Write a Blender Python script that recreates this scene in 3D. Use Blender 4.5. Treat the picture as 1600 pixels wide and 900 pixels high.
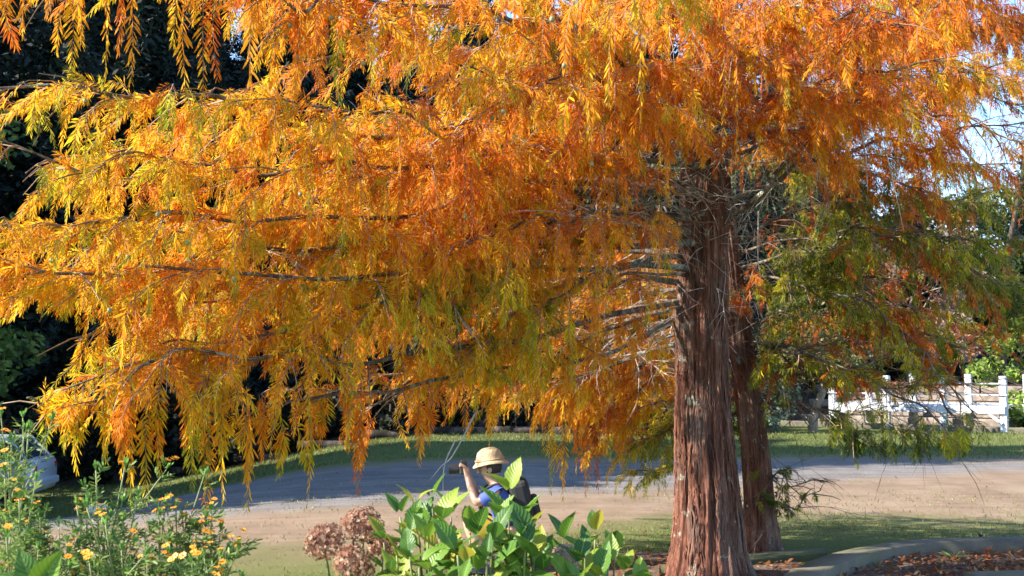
import bpy, bmesh, math, random
import numpy as np
from mathutils import Vector, Matrix, Quaternion

for o in list(bpy.data.objects): bpy.data.objects.remove(o)
R = math.radians
SC = bpy.context.scene
COL = SC.collection

# ------------------------------------------------------------------ camera, sky, sun, exposure
CAM_H, PITCH, FPX = 1.6, R(4.47), 1600.0
cam = bpy.data.cameras.new('camera'); cam.sensor_width = 36; cam.lens = 36
cam.clip_start = 0.05; cam.clip_end = 3000
camo = bpy.data.objects.new('camera', cam); COL.objects.link(camo)
cam.dof.use_dof = True; cam.dof.focus_distance = 6.6; cam.dof.aperture_fstop = 7.1
camo.location = (0, 0, CAM_H); camo.rotation_euler = (R(90) + PITCH, 0, 0)
SC.camera = camo

SUN_AZ, SUN_EL = R(-100), R(33)            # azimuth measured from +Y towards +X
sun_dir = Vector((math.sin(SUN_AZ)*math.cos(SUN_EL), math.cos(SUN_AZ)*math.cos(SUN_EL), math.sin(SUN_EL)))
w = bpy.data.worlds.new('World'); SC.world = w; w.use_nodes = True
nt = w.node_tree; bg = nt.nodes['Background']
sky = nt.nodes.new('ShaderNodeTexSky'); sky.sky_type = 'NISHITA'; sky.sun_disc = False
sky.sun_elevation = SUN_EL; sky.sun_rotation = SUN_AZ; sky.air_density = 1.0; sky.dust_density = 0.05; sky.ozone_density = 4.0
nt.links.new(sky.outputs[0], bg.inputs[0]); bg.inputs[1].default_value = 0.14
sl = bpy.data.lights.new('sun', 'SUN'); sl.energy = 5.0; sl.angle = R(0.5); sl.color = (1.0, 0.93, 0.82)
so = bpy.data.objects.new('sun', sl); COL.objects.link(so)
so.rotation_euler = sun_dir.to_track_quat('Z', 'Y').to_euler(); so.location = (-30, -5, 25)
SC.view_settings.view_transform = 'Standard'; SC.view_settings.look = 'None'
SC.view_settings.gamma = 1.0; SC.view_settings.use_curve_mapping = False
SC.view_settings.exposure = 1.78

# ------------------------------------------------------------------ helpers
CT, ST = math.cos(PITCH), math.sin(PITCH)
def at(u, v, Y):
    xc = (u-800)/FPX; yc = -(v-450)/FPX
    t = Y/(CT - yc*ST)
    return np.array((t*xc, Y, CAM_H + t*(ST + yc*CT)))
def on_ground(u, v, z=0.0):
    xc = (u-800)/FPX; yc = -(v-450)/FPX
    t = (z-CAM_H)/(ST + yc*CT)
    return np.array((t*xc, t*(CT-yc*ST), z))
def project(P):
    P = np.asarray(P); d = P - np.array((0, 0, CAM_H))
    f = d[..., 1]*CT + d[..., 2]*ST; up = -d[..., 1]*ST + d[..., 2]*CT
    f = np.where(f < 0.05, 0.05, f)
    return 800 + FPX*d[..., 0]/f, 450 - FPX*up/f
def sstep(a, b, x):
    t = np.clip((x-a)/(b-a), 0, 1); return t*t*(3-2*t)
def unit(v):
    return v/np.maximum(np.linalg.norm(v, axis=-1, keepdims=True), 1e-9)

def hash3(ix, iy, iz, seed=0):
    h = (ix.astype(np.int64)*73856093) ^ (iy.astype(np.int64)*19349663) ^ (iz.astype(np.int64)*83492791) ^ (seed*2654435761)
    h = (h ^ (h >> 13)) & 0xffffffff; h = (h*1274126177) & 0xffffffff; h = h ^ (h >> 16)
    return (h & 0xffff)/65535.0
def vnoise(p, seed=0):
    p = np.asarray(p, float); i = np.floor(p).astype(np.int64); f = p-i; f = f*f*(3-2*f)
    r = 0
    for dx in (0, 1):
        for dy in (0, 1):
            for dz in (0, 1):
                wgt = (f[..., 0] if dx else 1-f[..., 0])*(f[..., 1] if dy else 1-f[..., 1])*(f[..., 2] if dz else 1-f[..., 2])
                r = r + wgt*hash3(i[..., 0]+dx, i[..., 1]+dy, i[..., 2]+dz, seed)
    return r

def mesh(name, verts, faces, cols=None, smooth=False):
    """faces: list of int arrays (m,3) / (m,4)"""
    me = bpy.data.meshes.new(name)
    verts = np.asarray(verts, np.float32).reshape(-1, 3)
    if isinstance(faces, np.ndarray): faces = [faces]
    faces = [np.asarray(f, np.int32) for f in faces if len(f)]
    me.vertices.add(len(verts)); me.vertices.foreach_set('co', verts.ravel())
    nl = sum(f.size for f in faces); npol = sum(len(f) for f in faces)
    me.loops.add(nl); me.polygons.add(npol)
    me.loops.foreach_set('vertex_index', np.concatenate([f.ravel() for f in faces]))
    tot = np.concatenate([np.full(len(f), f.shape[1], np.int32) for f in faces])
    st = np.concatenate([[0], np.cumsum(tot)[:-1]]).astype(np.int32)
    me.polygons.foreach_set('loop_start', st); me.polygons.foreach_set('loop_total', tot)
    if smooth: me.polygons.foreach_set('use_smooth', np.ones(npol, bool))
    if cols is not None:
        a = me.color_attributes.new('col', 'FLOAT_COLOR', 'POINT')
        c = np.ones((len(verts), 4), np.float32); c[:, :3] = cols
        a.data.foreach_set('color', c.ravel())
    me.update(calc_edges=True)
    return me
def link(name, me, mat=None, parent=None, loc=(0, 0, 0)):
    o = bpy.data.objects.new(name, me); COL.objects.link(o); o.location = loc
    if mat is not None and me is not None and not me.materials: me.materials.append(mat)
    if parent is not None: o.parent = parent
    return o
def tag(o, label=None, cat=None, group=None, kind=None):
    if label: o['label'] = label
    if cat: o['category'] = cat
    if group: o['group'] = group
    if kind: o['kind'] = kind
    return o
def thing(name, loc, label, cat, group=None, rz=0):
    o = bpy.data.objects.new(name, None); COL.objects.link(o); o.location = loc; o.rotation_euler = (0, 0, rz)
    o.empty_display_size = 0.2
    return tag(o, label, cat, group)

def frames(pts):
    pts = np.asarray(pts, float); t = unit(np.gradient(pts, axis=0))
    ref = np.array((0, 0, 1.)) if abs(t[0, 2]) < 0.9 else np.array((1., 0, 0))
    n = unit(np.cross(t[0], ref)); N = [n]
    for k in range(1, len(t)):
        n = n - t[k]*np.dot(n, t[k]); n = unit(n); N.append(n)
    N = np.array(N); return t, N, np.cross(t, N)
def tube(pts, rad, seg=8, cap=True):
    pts = np.asarray(pts, float); rad = np.broadcast_to(np.asarray(rad, float), (len(pts),))
    t, N, B = frames(pts); a = np.arange(seg)*2*np.pi/seg
    V = pts[:, None] + rad[:, None, None]*(np.cos(a)[None, :, None]*N[:, None] + np.sin(a)[None, :, None]*B[:, None])
    m = len(pts); i = np.arange(m-1)[:, None]*seg; j = np.arange(seg)[None]; jn = (j+1) % seg
    F = np.stack([i+j, i+jn, i+seg+jn, i+seg+j], -1).reshape(-1, 4)
    V = V.reshape(-1, 3); T = np.zeros((0, 3), int)
    if cap:
        V = np.vstack([V, pts[0], pts[-1]]); k = m*seg; jj = np.arange(seg); jn = (jj+1) % seg
        T = np.vstack([np.stack([np.full(seg, k), jn, jj], -1), np.stack([np.full(seg, k+1), (m-1)*seg+jj, (m-1)*seg+jn], -1)])
    return V, F, T
def tubes3(P, rad):
    """many thin 3-sided tubes. P (n,K,3), rad (n,K)"""
    n, K, _ = P.shape
    t = unit(np.gradient(P, axis=1)); ref = np.array((0.31, 0.17, 0.93))
    N = unit(np.cross(t, ref)); B = np.cross(t, N)
    a = np.arange(3)*2*np.pi/3
    V = P[:, :, None] + rad[:, :, None, None]*(np.cos(a)[:, None]*N[:, :, None] + np.sin(a)[:, None]*B[:, :, None])
    base = (np.arange(n)*K*3)[:, None, None]; i = (np.arange(K-1)*3)[None, :, None]; j = np.arange(3)[None, None]; jn = (j+1) % 3
    F = np.stack([base+i+j, base+i+jn, base+i+3+jn, base+i+3+j], -1).reshape(-1, 4)
    return V.reshape(-1, 3), F
def spline(ctrl, n):
    c = np.asarray(ctrl, float); c = np.vstack([2*c[0]-c[1], c, 2*c[-1]-c[-2]])
    m = len(c)-3; s = np.linspace(0, m-1e-6, n); i = s.astype(int); f = (s-i)[:, None]
    p0, p1, p2, p3 = c[i], c[i+1], c[i+2], c[i+3]
    return 0.5*(2*p1+(p2-p0)*f+(2*p0-5*p1+4*p2-p3)*f**2+(3*p1-p0-3*p2+p3)*f**3)
class MB:
    """collects pieces of ONE part"""
    def __init__(s): s.V = []; s.Q = []; s.T = []; s.n = 0
    def add(s, V, Q=None, T=None):
        V = np.asarray(V, float)
        if Q is not None and len(Q): s.Q.append(np.asarray(Q)+s.n)
        if T is not None and len(T): s.T.append(np.asarray(T)+s.n)
        s.V.append(V); s.n += len(V); return s
    def mesh(s, name, smooth=False, off=(0, 0, 0)):
        f = []
        if s.Q: f.append(np.vstack(s.Q))
        if s.T: f.append(np.vstack(s.T))
        return mesh(name, np.vstack(s.V)-np.array(off), f, smooth=smooth)
def box_mesh(name, sx, sy, sz, bev=0.01, seg=1):
    bm = bmesh.new(); bmesh.ops.create_cube(bm, size=1)
    for v in bm.verts: v.co = Vector((v.co.x*sx, v.co.y*sy, v.co.z*sz))
    if bev: bmesh.ops.bevel(bm, geom=bm.edges[:], offset=bev, segments=seg, affect='EDGES', profile=0.5)
    me = bpy.data.meshes.new(name); bm.to_mesh(me); bm.free(); return me

# ------------------------------------------------------------------ materials
def mat(name):
    m = bpy.data.materials.new(name); m.use_nodes = True
    return m, m.node_tree.nodes, m.node_tree.links, m.node_tree.nodes['Principled BSDF']
def ramp(N, L, src, stops):
    r = N.new('ShaderNodeValToRGB'); e = r.color_ramp.elements
    while len(e) < len(stops): e.new(0.5)
    for k, (p, c) in enumerate(stops): e[k].position = p; e[k].color = (*c, 1)
    L.new(src, r.inputs[0]); return r.outputs[0]
def noise(N, L, vec, scale, detail=4, rough=0.55):
    n = N.new('ShaderNodeTexNoise'); n.inputs['Scale'].default_value = scale; n.inputs['Detail'].default_value = detail
    n.inputs['Roughness'].default_value = rough
    if vec is not None: L.new(vec, n.inputs['Vector'])
    return n.outputs['Fac']
def mapped(N, L, vec, scale=(1, 1, 1), loc=(0, 0, 0)):
    m = N.new('ShaderNodeMapping'); m.inputs['Scale'].default_value = scale; m.inputs['Location'].default_value = loc
    L.new(vec, m.inputs['Vector']); return m.outputs[0]
def mixc(N, L, f, a, b, mode='MIX'):
    m = N.new('ShaderNodeMix'); m.data_type = 'RGBA'; m.blend_type = mode
    for s, v in ((m.inputs[0], f), (m.inputs[6], a), (m.inputs[7], b)):
        if hasattr(v, 'is_linked') or hasattr(v, 'links'): L.new(v, s)
        elif isinstance(v, (int, float)): s.default_value = v
        else: s.default_value = (*v, 1)
    return m.outputs[2]
def bump(N, L, h, bs, strength=0.4, dist=0.01):
    b = N.new('ShaderNodeBump'); b.inputs['Strength'].default_value = strength; b.inputs['Distance'].default_value = dist
    L.new(h, b.inputs['Height']); L.new(b.outputs[0], bs.inputs['Normal'])
def leaf_mat(name, trans=0.45, col=None, rnd=None, rough=0.5, spec=0.3):
    m, N, L, bs = mat(name)
    if col is None:
        a = N.new('ShaderNodeAttribute'); a.attribute_name = 'col'; c = a.outputs['Color']
    else:
        oi = N.new('ShaderNodeObjectInfo'); c = ramp(N, L, oi.outputs['Random'], col)
    bs.inputs['Roughness'].default_value = rough; bs.inputs['Specular IOR Level'].default_value = spec
    L.new(c, bs.inputs['Base Color'])
    tr = N.new('ShaderNodeBsdfTranslucent'); L.new(c, tr.inputs['Color'])
    mx = N.new('ShaderNodeMixShader'); mx.inputs[0].default_value = trans
    L.new(bs.outputs[0], mx.inputs[1]); L.new(tr.outputs[0], mx.inputs[2])
    L.new(mx.outputs[0], N['Material Output'].inputs['Surface'])
    return m
def plain(name, col, rough=0.6, var=0.12, scale=8, metal=0.0, spec=0.5, bmp=0.0):
    m, N, L, bs = mat(name); tc = N.new('ShaderNodeTexCoord')
    f = noise(N, L, tc.outputs['Object'], scale)
    a = tuple(max(0, c*(1-var*2)) for c in col); b = tuple(min(1, c*(1+var*2)) for c in col)
    L.new(ramp(N, L, f, [(0.3, a), (0.7, b)]), bs.inputs['Base Color'])
    bs.inputs['Roughness'].default_value = rough; bs.inputs['Metallic'].default_value = metal
    bs.inputs['Specular IOR Level'].default_value = spec
    if bmp: bump(N, L, f, bs, bmp)
    return m

M = {}
M['leaf'] = leaf_mat('feathery foliage', 0.52, rough=.65, spec=.12)
M['bgleaf'] = leaf_mat('broad foliage', 0.35)
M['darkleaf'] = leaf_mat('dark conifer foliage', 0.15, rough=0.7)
M['hydleaf'] = None
def bark(name, c1, c2, c3, lichen=0.0):
    m, N, L, bs = mat(name); tc = N.new('ShaderNodeTexCoord'); P = tc.outputs['Object']
    f1 = noise(N, L, mapped(N, L, P, (1, 1, 0.09)), 26, 6, 0.65)
    f2 = noise(N, L, mapped(N, L, P, (1, 1, 0.10)), 130, 4, 0.7)
    f3 = noise(N, L, mapped(N, L, P, (1, 1, 0.35)), 4.5, 4)
    c = ramp(N, L, f1, [(0.30, c1), (0.52, c2), (0.74, c3)])
    c = mixc(N, L, ramp(N, L, f3, [(0.48, (0, 0, 0)), (0.70, (0.7, 0.7, 0.7))]), c, (0.22, 0.17, 0.14))
    c = mixc(N, L, 0.8, c, ramp(N, L, f2, [(0.35, (0.25, 0.22, 0.2)), (0.62, (1.0, 1.0, 1.0))]), 'MULTIPLY')
    if lichen:
        f4 = noise(N, L, P, 7, 5, 0.7)
        f5 = noise(N, L, P, 60, 2)
        mm = N.new('ShaderNodeMath'); mm.operation = 'MULTIPLY'; L.new(ramp(N, L, f4, [(lichen, (0, 0, 0)), (lichen+0.05, (1, 1, 1))]), mm.inputs[0]); L.new(f5, mm.inputs[1])
        c = mixc(N, L, mm.outputs[0], c, (0.42, 0.46, 0.36))
    L.new(c, bs.inputs['Base Color']); bs.inputs['Roughness'].default_value = 0.85; bs.inputs['Specular IOR Level'].default_value = 0.2
    ad = N.new('ShaderNodeMath'); L.new(f1, ad.inputs[0]); L.new(f2, ad.inputs[1])
    bump(N, L, ad.outputs[0], bs, 0.9, 0.012)
    return m
M['bark'] = bark('fibrous red bark', (0.04, 0.016, 0.01), (0.20, 0.078, 0.048), (0.38, 0.21, 0.15), 0.62)
M['limb'] = bark('grey limb bark', (0.06, 0.045, 0.035), (0.17, 0.13, 0.10), (0.33, 0.29, 0.24), 0.55)
M['greybark'] = bark('dark bark', (0.03, 0.025, 0.02), (0.09, 0.07, 0.055), (0.17, 0.14, 0.11))
M['palebark'] = bark('pale bark', (0.16, 0.12, 0.09), (0.34, 0.27, 0.2), (0.5, 0.42, 0.33))
M['twig'] = plain('twig', (0.24, 0.15, 0.095), 0.8, 0.2, 20)
M['deadtwig'] = plain('dead twig', (0.36, 0.31, 0.27), 0.8, 0.25, 14)
M['darktwig'] = plain('dark twig', (0.10, 0.07, 0.05), 0.85, 0.25, 14)
M['white'] = plain('white paint', (0.46, 0.47, 0.50), 0.6, 0.12, 6, bmp=0.08)
M['concrete'] = None

# ------------------------------------------------------------------ ground
def zg(x, y):
    x = np.asarray(x, float); y = np.asarray(y, float)
    return -1.3*sstep(1.5, 10.5, -x)*sstep(7, 19, y)
def ground_material():
    m, N, L, bs = mat('lawn, sand and packed earth'); tc = N.new('ShaderNodeTexCoord'); P = tc.outputs['Object']
    sep = N.new('ShaderNodeSeparateXYZ'); L.new(P, sep.inputs[0]); X, Y = sep.outputs[0], sep.outputs[1]
    def mth(op, a, b=None, c=None):
        n = N.new('ShaderNodeMath'); n.operation = op
        for k, v in enumerate((a, b, c)):
            if v is None: continue
            if isinstance(v, (int, float)): n.inputs[k].default_value = v
            else: L.new(v, n.inputs[k])
        return n.outputs[0]
    def band(v, a, b):
        n = N.new('ShaderNodeMapRange'); n.interpolation_type = 'SMOOTHSTEP'
        n.inputs[1].default_value = a; n.inputs[2].default_value = b; L.new(v, n.inputs[0]); return n.outputs[0]
    big = noise(N, L, P, 0.45, 5); mid = noise(N, L, mapped(N, L, P, (1, 0.6, 1)), 1.7, 6, 0.65); fine = noise(N, L, P, 28, 6, 0.7); grit = noise(N, L, P, 120, 3, 0.7)
    wob = mth('MULTIPLY_ADD', big, 3.2, -1.6)
    wob2 = mth('MULTIPLY_ADD', mid, 2.2, -1.1)
    yw = mth('ADD', mth('ADD', Y, wob), wob2)
    sand = ramp(N, L, mid, [(0.25, (0.19, 0.132, 0.088)), (0.55, (0.27, 0.195, 0.133)), (0.8, (0.33, 0.245, 0.175))])
    sand = mixc(N, L, 0.55, sand, ramp(N, L, grit, [(0.3, (0.55, 0.52, 0.5)), (0.7, (1, 1, 1))]), 'MULTIPLY')
    grass = ramp(N, L, fine, [(0.3, (0.05, 0.07, 0.018)), (0.55, (0.11, 0.13, 0.036)), (0.75, (0.18, 0.16, 0.065))])
    road_shade = ramp(N, L, mid, [(0.3, (0.15, 0.135, 0.125)), (0.7, (0.22, 0.20, 0.185))])
    road_shade = mixc(N, L, 0.5, road_shade, ramp(N, L, grit, [(0.3, (0.6, 0.6, 0.6)), (0.7, (1, 1, 1))]), 'MULTIPLY')
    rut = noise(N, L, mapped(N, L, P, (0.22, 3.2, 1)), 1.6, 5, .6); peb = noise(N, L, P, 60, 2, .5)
    rr_ = ramp(N, L, rut, [(.36, (.62, .60, .58)), (.56, (1, 1, 1))]); road_shade = mixc(N, L, .75, road_shade, rr_, 'MULTIPLY'); sand = mixc(N, L, .45, sand, rr_, 'MULTIPLY')
    road_shade = mixc(N, L, ramp(N, L, peb, [(.60, (0, 0, 0)), (.68, (.7, .7, .7))]), road_shade, (.34, .31, .28))
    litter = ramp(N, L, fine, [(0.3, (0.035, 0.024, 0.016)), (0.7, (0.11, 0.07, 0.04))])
    # near lawn thins out into bare sand between about 10 and 15 m
    yl = mth('ADD', yw, mth('MULTIPLY', band(X, 2.0, -1.0), 2.2))
    thin = mth('MULTIPLY', band(yl, 9.4, 12.4), 1.0)
    speck = band(mth('ADD', mth('MULTIPLY', fine, 0.6), mth('MULTIPLY', mid, 0.55)), 0.66, 0.52)
    cov = mth('MAXIMUM', mth('MULTIPLY', thin, speck), band(mth('ADD', thin, mth('MULTIPLY', fine, 0.5)), 0.86, 1.14))
    c = mixc(N, L, cov, grass, sand)
    # packed earth track; grey tint and slanted near edge also paint a cast shadow
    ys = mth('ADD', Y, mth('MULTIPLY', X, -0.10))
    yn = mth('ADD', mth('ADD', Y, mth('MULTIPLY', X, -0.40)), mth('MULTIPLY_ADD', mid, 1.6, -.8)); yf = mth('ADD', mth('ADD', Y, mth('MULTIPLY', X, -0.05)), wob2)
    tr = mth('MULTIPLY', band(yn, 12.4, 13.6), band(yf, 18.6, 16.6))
    c = mixc(N, L, tr, c, road_shade)
    # far lawn
    far = band(mth('ADD', mth('ADD', ys, wob2), mth('MULTIPLY_ADD', fine, 3.0, -1.5)), 17.4, 18.9)
    fg = mixc(N, L, band(mid, 0.62, 0.72), grass, sand)
    c = mixc(N, L, far, c, fg)
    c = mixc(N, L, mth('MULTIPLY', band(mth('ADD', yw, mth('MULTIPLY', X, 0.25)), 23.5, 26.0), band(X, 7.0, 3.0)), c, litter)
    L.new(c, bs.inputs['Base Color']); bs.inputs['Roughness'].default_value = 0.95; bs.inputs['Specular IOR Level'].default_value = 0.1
    hh = mth('ADD', mth('MULTIPLY', fine, 0.7), mth('MULTIPLY', grit, 0.3))
    bump(N, L, hh, bs, 0.6, 0.03)
    return m
gx = np.concatenate([[-900, -300, -120], np.linspace(-60, 60, 201), [120, 300, 900]])
gy = np.concatenate([[-300, -60, -15], np.linspace(-5, 60, 151), [90, 160, 400, 1500]])
GX, GY = np.meshgrid(gx, gy); GZ = zg(GX, GY) + (vnoise(np.stack([GX*0.8, GY*0.8, GX*0], -1), 3)-0.5)*0.05*sstep(9.5, 11, GY)
nx, ny = len(gx), len(gy); idx = np.arange(nx*ny).reshape(ny, nx)
F = np.stack([idx[:-1, :-1], idx[:-1, 1:], idx[1:, 1:], idx[1:, :-1]], -1).reshape(-1, 4)
o = link('ground', mesh('ground', np.stack([GX, GY, GZ], -1), F, smooth=True), ground_material()); tag(o, 'lawn worn to bare sand with a packed earth track and painted-in shade', kind='structure')

# hill behind the wood on the left
def hill_h(x, y):
    d = (x+17)*-0.855 + (y-12)*0.518
    return np.clip(0.85*(d-1), -1, 24)*sstep(10, 16, y - 0*x) - 1.5
hx = np.linspace(-90, 25, 70); hy = np.linspace(9, 120, 60); HX, HY = np.meshgrid(hx, hy)
HZ = hill_h(HX, HY) + (vnoise(np.stack([HX*0.15, HY*0.15, HX*0], -1), 9)-0.5)*2.0
idx = np.arange(HX.size).reshape(HX.shape); F = np.stack([idx[:-1, :-1], idx[:-1, 1:], idx[1:, 1:], idx[1:, :-1]], -1).reshape(-1, 4)
o = link('hill', mesh('hill', np.stack([HX, HY, HZ-0.6], -1), F, smooth=True), plain('forest floor', (0.05, 0.045, 0.03), 0.95, 0.25, 0.6)); tag(o, 'steep wooded hillside', kind='structure')

# ------------------------------------------------------------------ feathery trees
DOWN = np.array((0, 0, -1.0))
PAL = np.array([(0.40, 0.075, 0.016), (0.66, 0.155, 0.016), (0.80, 0.25, 0.018), (0.84, 0.38, 0.02), (0.78, 0.52, 0.022), (0.40, 0.41, 0.024), (0.075, 0.115, 0.018)])
def palette(t):
    t = np.clip(t, 0, 1)*(len(PAL)-1); i = np.minimum(t.astype(int), len(PAL)-2); f = (t-i)[..., None]
    return PAL[i]*(1-f)+PAL[i+1]*f
def spray_paths(S, D, L, droop, K=9):
    n = len(S); P = np.zeros((n, K, 3)); P[:, 0] = S; step = (L/(K-1))[:, None]
    for k in range(1, K):
        wgt = np.clip(droop*(k/(K-1))**0.8, 0, 0.97)[:, None]
        P[:, k] = P[:, k-1] + step*unit(D*(1-wgt)+DOWN*wgt)
    return P
def spray_leaves(P, l0, tone, rng, ns=23):
    """two ranks of narrow leaf sprigs along each path; returns V (n,2ns,6,3), C"""
    n, K, _ = P.shape
    T = unit(np.gradient(P, axis=1))
    t = (np.arange(ns)+0.5)/ns*0.97+0.03
    tt = np.repeat(t, 2)[None] + rng.uniform(-0.012, 0.012, (n, 2*ns)); tt = np.clip(tt, 0, 0.999)
    sg = np.tile([1, -1], ns)[None, :, None]
    s = tt*(K-1); i = np.minimum(s.astype(int), K-2); f = (s-i)[..., None]
    ar = np.arange(n)[:, None]
    pos = P[ar, i]*(1-f)+P[ar, i+1]*f; ax = unit(T[ar, i]*(1-f)+T[ar, i+1]*f)
    ph = rng.uniform(0, 2*np.pi, (n, 1)) + rng.normal(0, 0.45, (n, 2*ns)) + tt*rng.uniform(-1.5, 1.5, (n, 1))
    ref = np.array((0.13, 0.08, 0.99)) ; u = np.cross(ax, ref)
    alt = np.cross(ax, np.array((0.95, 0.3, 0.1))); bad = (np.linalg.norm(u, axis=-1, keepdims=True) < 0.35); u = unit(np.where(bad, alt, u)); v = np.cross(ax, u)
    side = np.cos(ph)[..., None]*u + np.sin(ph)[..., None]*v
    ang = (R(62)-R(34)*tt)[..., None]*rng.uniform(0.8, 1.2, (n, 2*ns, 1))
    d = unit(ax*np.cos(ang)+sg*side*np.sin(ang)+DOWN*0.22)
    prof = (0.50+0.50*np.sin(np.pi*np.clip(tt, 0, 1)**0.75))
    ln = (l0[:, None]*prof*rng.uniform(0.7, 1.2, (n, 2*ns)))[..., None]
    wd = unit(np.cross(np.cross(d, ax)+rng.normal(0, 0.35, d.shape), d))*ln*0.078*rng.uniform(0.7, 1.3, (n, 2*ns, 1))
    dr = DOWN*ln*rng.uniform(0.03, 0.22, (n, 2*ns, 1))
    V = np.stack([pos, pos+d*ln*0.35+wd*0.85+dr*0.1, pos+d*ln*0.35-wd*0.85+dr*0.1, pos+d*ln*0.72+wd*0.9+dr*0.5, pos+d*ln*0.72-wd*0.9+dr*0.5, pos+d*ln+dr], 2)
    tc = tone[:, None] + rng.uniform(.03, .20, (n, 1))*(tt**2.2) + rng.normal(0, 0.045, (n, 2*ns))
    C = palette(tc)*rng.uniform(0.78, 1.12, (n, 2*ns, 1))
    return V, np.repeat(C[:, :, None], 6, 2)
LT = np.array([(0, 1, 2), (1, 3, 4), (1, 4, 2), (3, 5, 4)])
def leaf_mesh(name, V, C, off, far=None):
    V = V.reshape(-1, 6, 3); C = C.reshape(-1, 6, 3)
    if far is not None and far.any():
        far = np.repeat(far, len(V)//len(far)); Vf = V[far]; Cf = C[far]; V = V[~far]; C = C[~far]
        Vf = np.stack([Vf[:, 0], (Vf[:, 1]+Vf[:, 3])*.5, Vf[:, 5], (Vf[:, 2]+Vf[:, 4])*.5], 1); Cf = Cf[:, :4]; n = len(V); m = len(Vf)
        b = (np.arange(n)*6)[:, None, None]; f1 = (b+LT[None]).reshape(-1, 3); f2 = (np.arange(m)*4)[:, None]+np.arange(4)[None]+n*6
        return mesh(name, np.vstack([V.reshape(-1, 3), Vf.reshape(-1, 3)])-np.array(off), [f1, f2], np.vstack([C.reshape(-1, 3), Cf.reshape(-1, 3)]))
    n = len(V); b = (np.arange(n)*6)[:, None, None]
    return mesh(name, V.reshape(-1, 3)-np.array(off), (b+LT[None]).reshape(-1, 3), C.reshape(-1, 3))

def grow(limbs, rng, side_gap, side_len, twig_gap, twig_len, start=0.22, keep=None, bare=0.0):
    """limbs: list of (pts (m,3), leafy start fraction, scale). returns side-branch paths and spray starts"""
    sides = []; S = []; D = []; L = []; DR = []
    for pts, st, sc in limbs:
        seg = np.linalg.norm(np.diff(pts, axis=0), axis=1); cum = np.concatenate([[0], np.cumsum(seg)]); tot = cum[-1]
        s = tot*st; k = 0
        while s < tot:
            fr = s/tot; p = np.array([np.interp(s, cum, pts[:, a]) for a in range(3)])
            q = np.array([np.interp(min(s+0.05, tot+0.0001), cum, pts[:, a]) for a in range(3)])
            q0 = np.array([np.interp(max(s-0.05, 0), cum, pts[:, a]) for a in range(3)])
            t = unit(q-q0); k += 1
            hz = np.cross(t, (0, 0, 1.0)); hz = unit(hz)*(1 if k % 2 else -1)
            ang = R(rng.uniform(35, 68)); d = unit(t*math.cos(ang)+hz*math.sin(ang)+np.array((0, 0, rng.uniform(-0.25, 0.18))))
            ls = sc*side_len*rng.uniform(0.55, 1.15)*(0.35+0.65*math.sin(math.pi*min(1, 0.18+0.72*fr))) 
            m = 7; w_ = np.linspace(0, 1, m); dr = rng.uniform(0.1, 0.6)
            path = [p]
            for a in range(1, m):
                dd = unit(d*(1-dr*w_[a])+DOWN*dr*w_[a] + rng.normal(0, 0.06, 3)); path.append(path[-1]+dd*ls/(m-1))
            path = np.array(path); sides.append(path)
            for _q in range(2): S.append(p+rng.normal(0, .01, 3)); D.append(unit(t+rng.normal(0, .45, 3)+np.array((0, 0, .1)))); L.append(sc*twig_len*rng.uniform(.4, .9)); DR.append(rng.uniform(.05, .7))
            g = twig_gap*0.5*(1+rng.random())
            while g < ls:
                x = g/ls*(m-1); i = min(int(x), m-2); f = x-i; pp = path[i]*(1-f)+path[i+1]*f; tt = unit(path[i+1]-path[i])
                h2 = unit(np.cross(tt, (0.02, 0.03, 1.0)))*(1 if rng.random() < 0.5 else -1)
                a2 = R(rng.uniform(15, 65)); S.append(pp); D.append(unit(tt*math.cos(a2)+h2*math.sin(a2)+np.array((0, 0, rng.uniform(-0.5, 0.1)))))
                L.append(sc*twig_len*rng.uniform(0.5, 1.25)); DR.append(rng.uniform(0.15, 1.1)); g += twig_gap*rng.uniform(0.6, 1.4)
            S.append(path[-1]); D.append(unit(path[-1]-path[-2])); L.append(sc*twig_len*rng.uniform(0.7, 1.3)); DR.append(rng.uniform(0.8, 1.4))
            s += side_gap*rng.uniform(0.6, 1.4)
        S.append(pts[-1]); D.append(unit(pts[-1]-pts[-2])); L.append(sc*twig_len*1.3); DR.append(0.9)
    return sides, np.array(S), np.array(D), np.array(L), np.array(DR)

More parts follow.
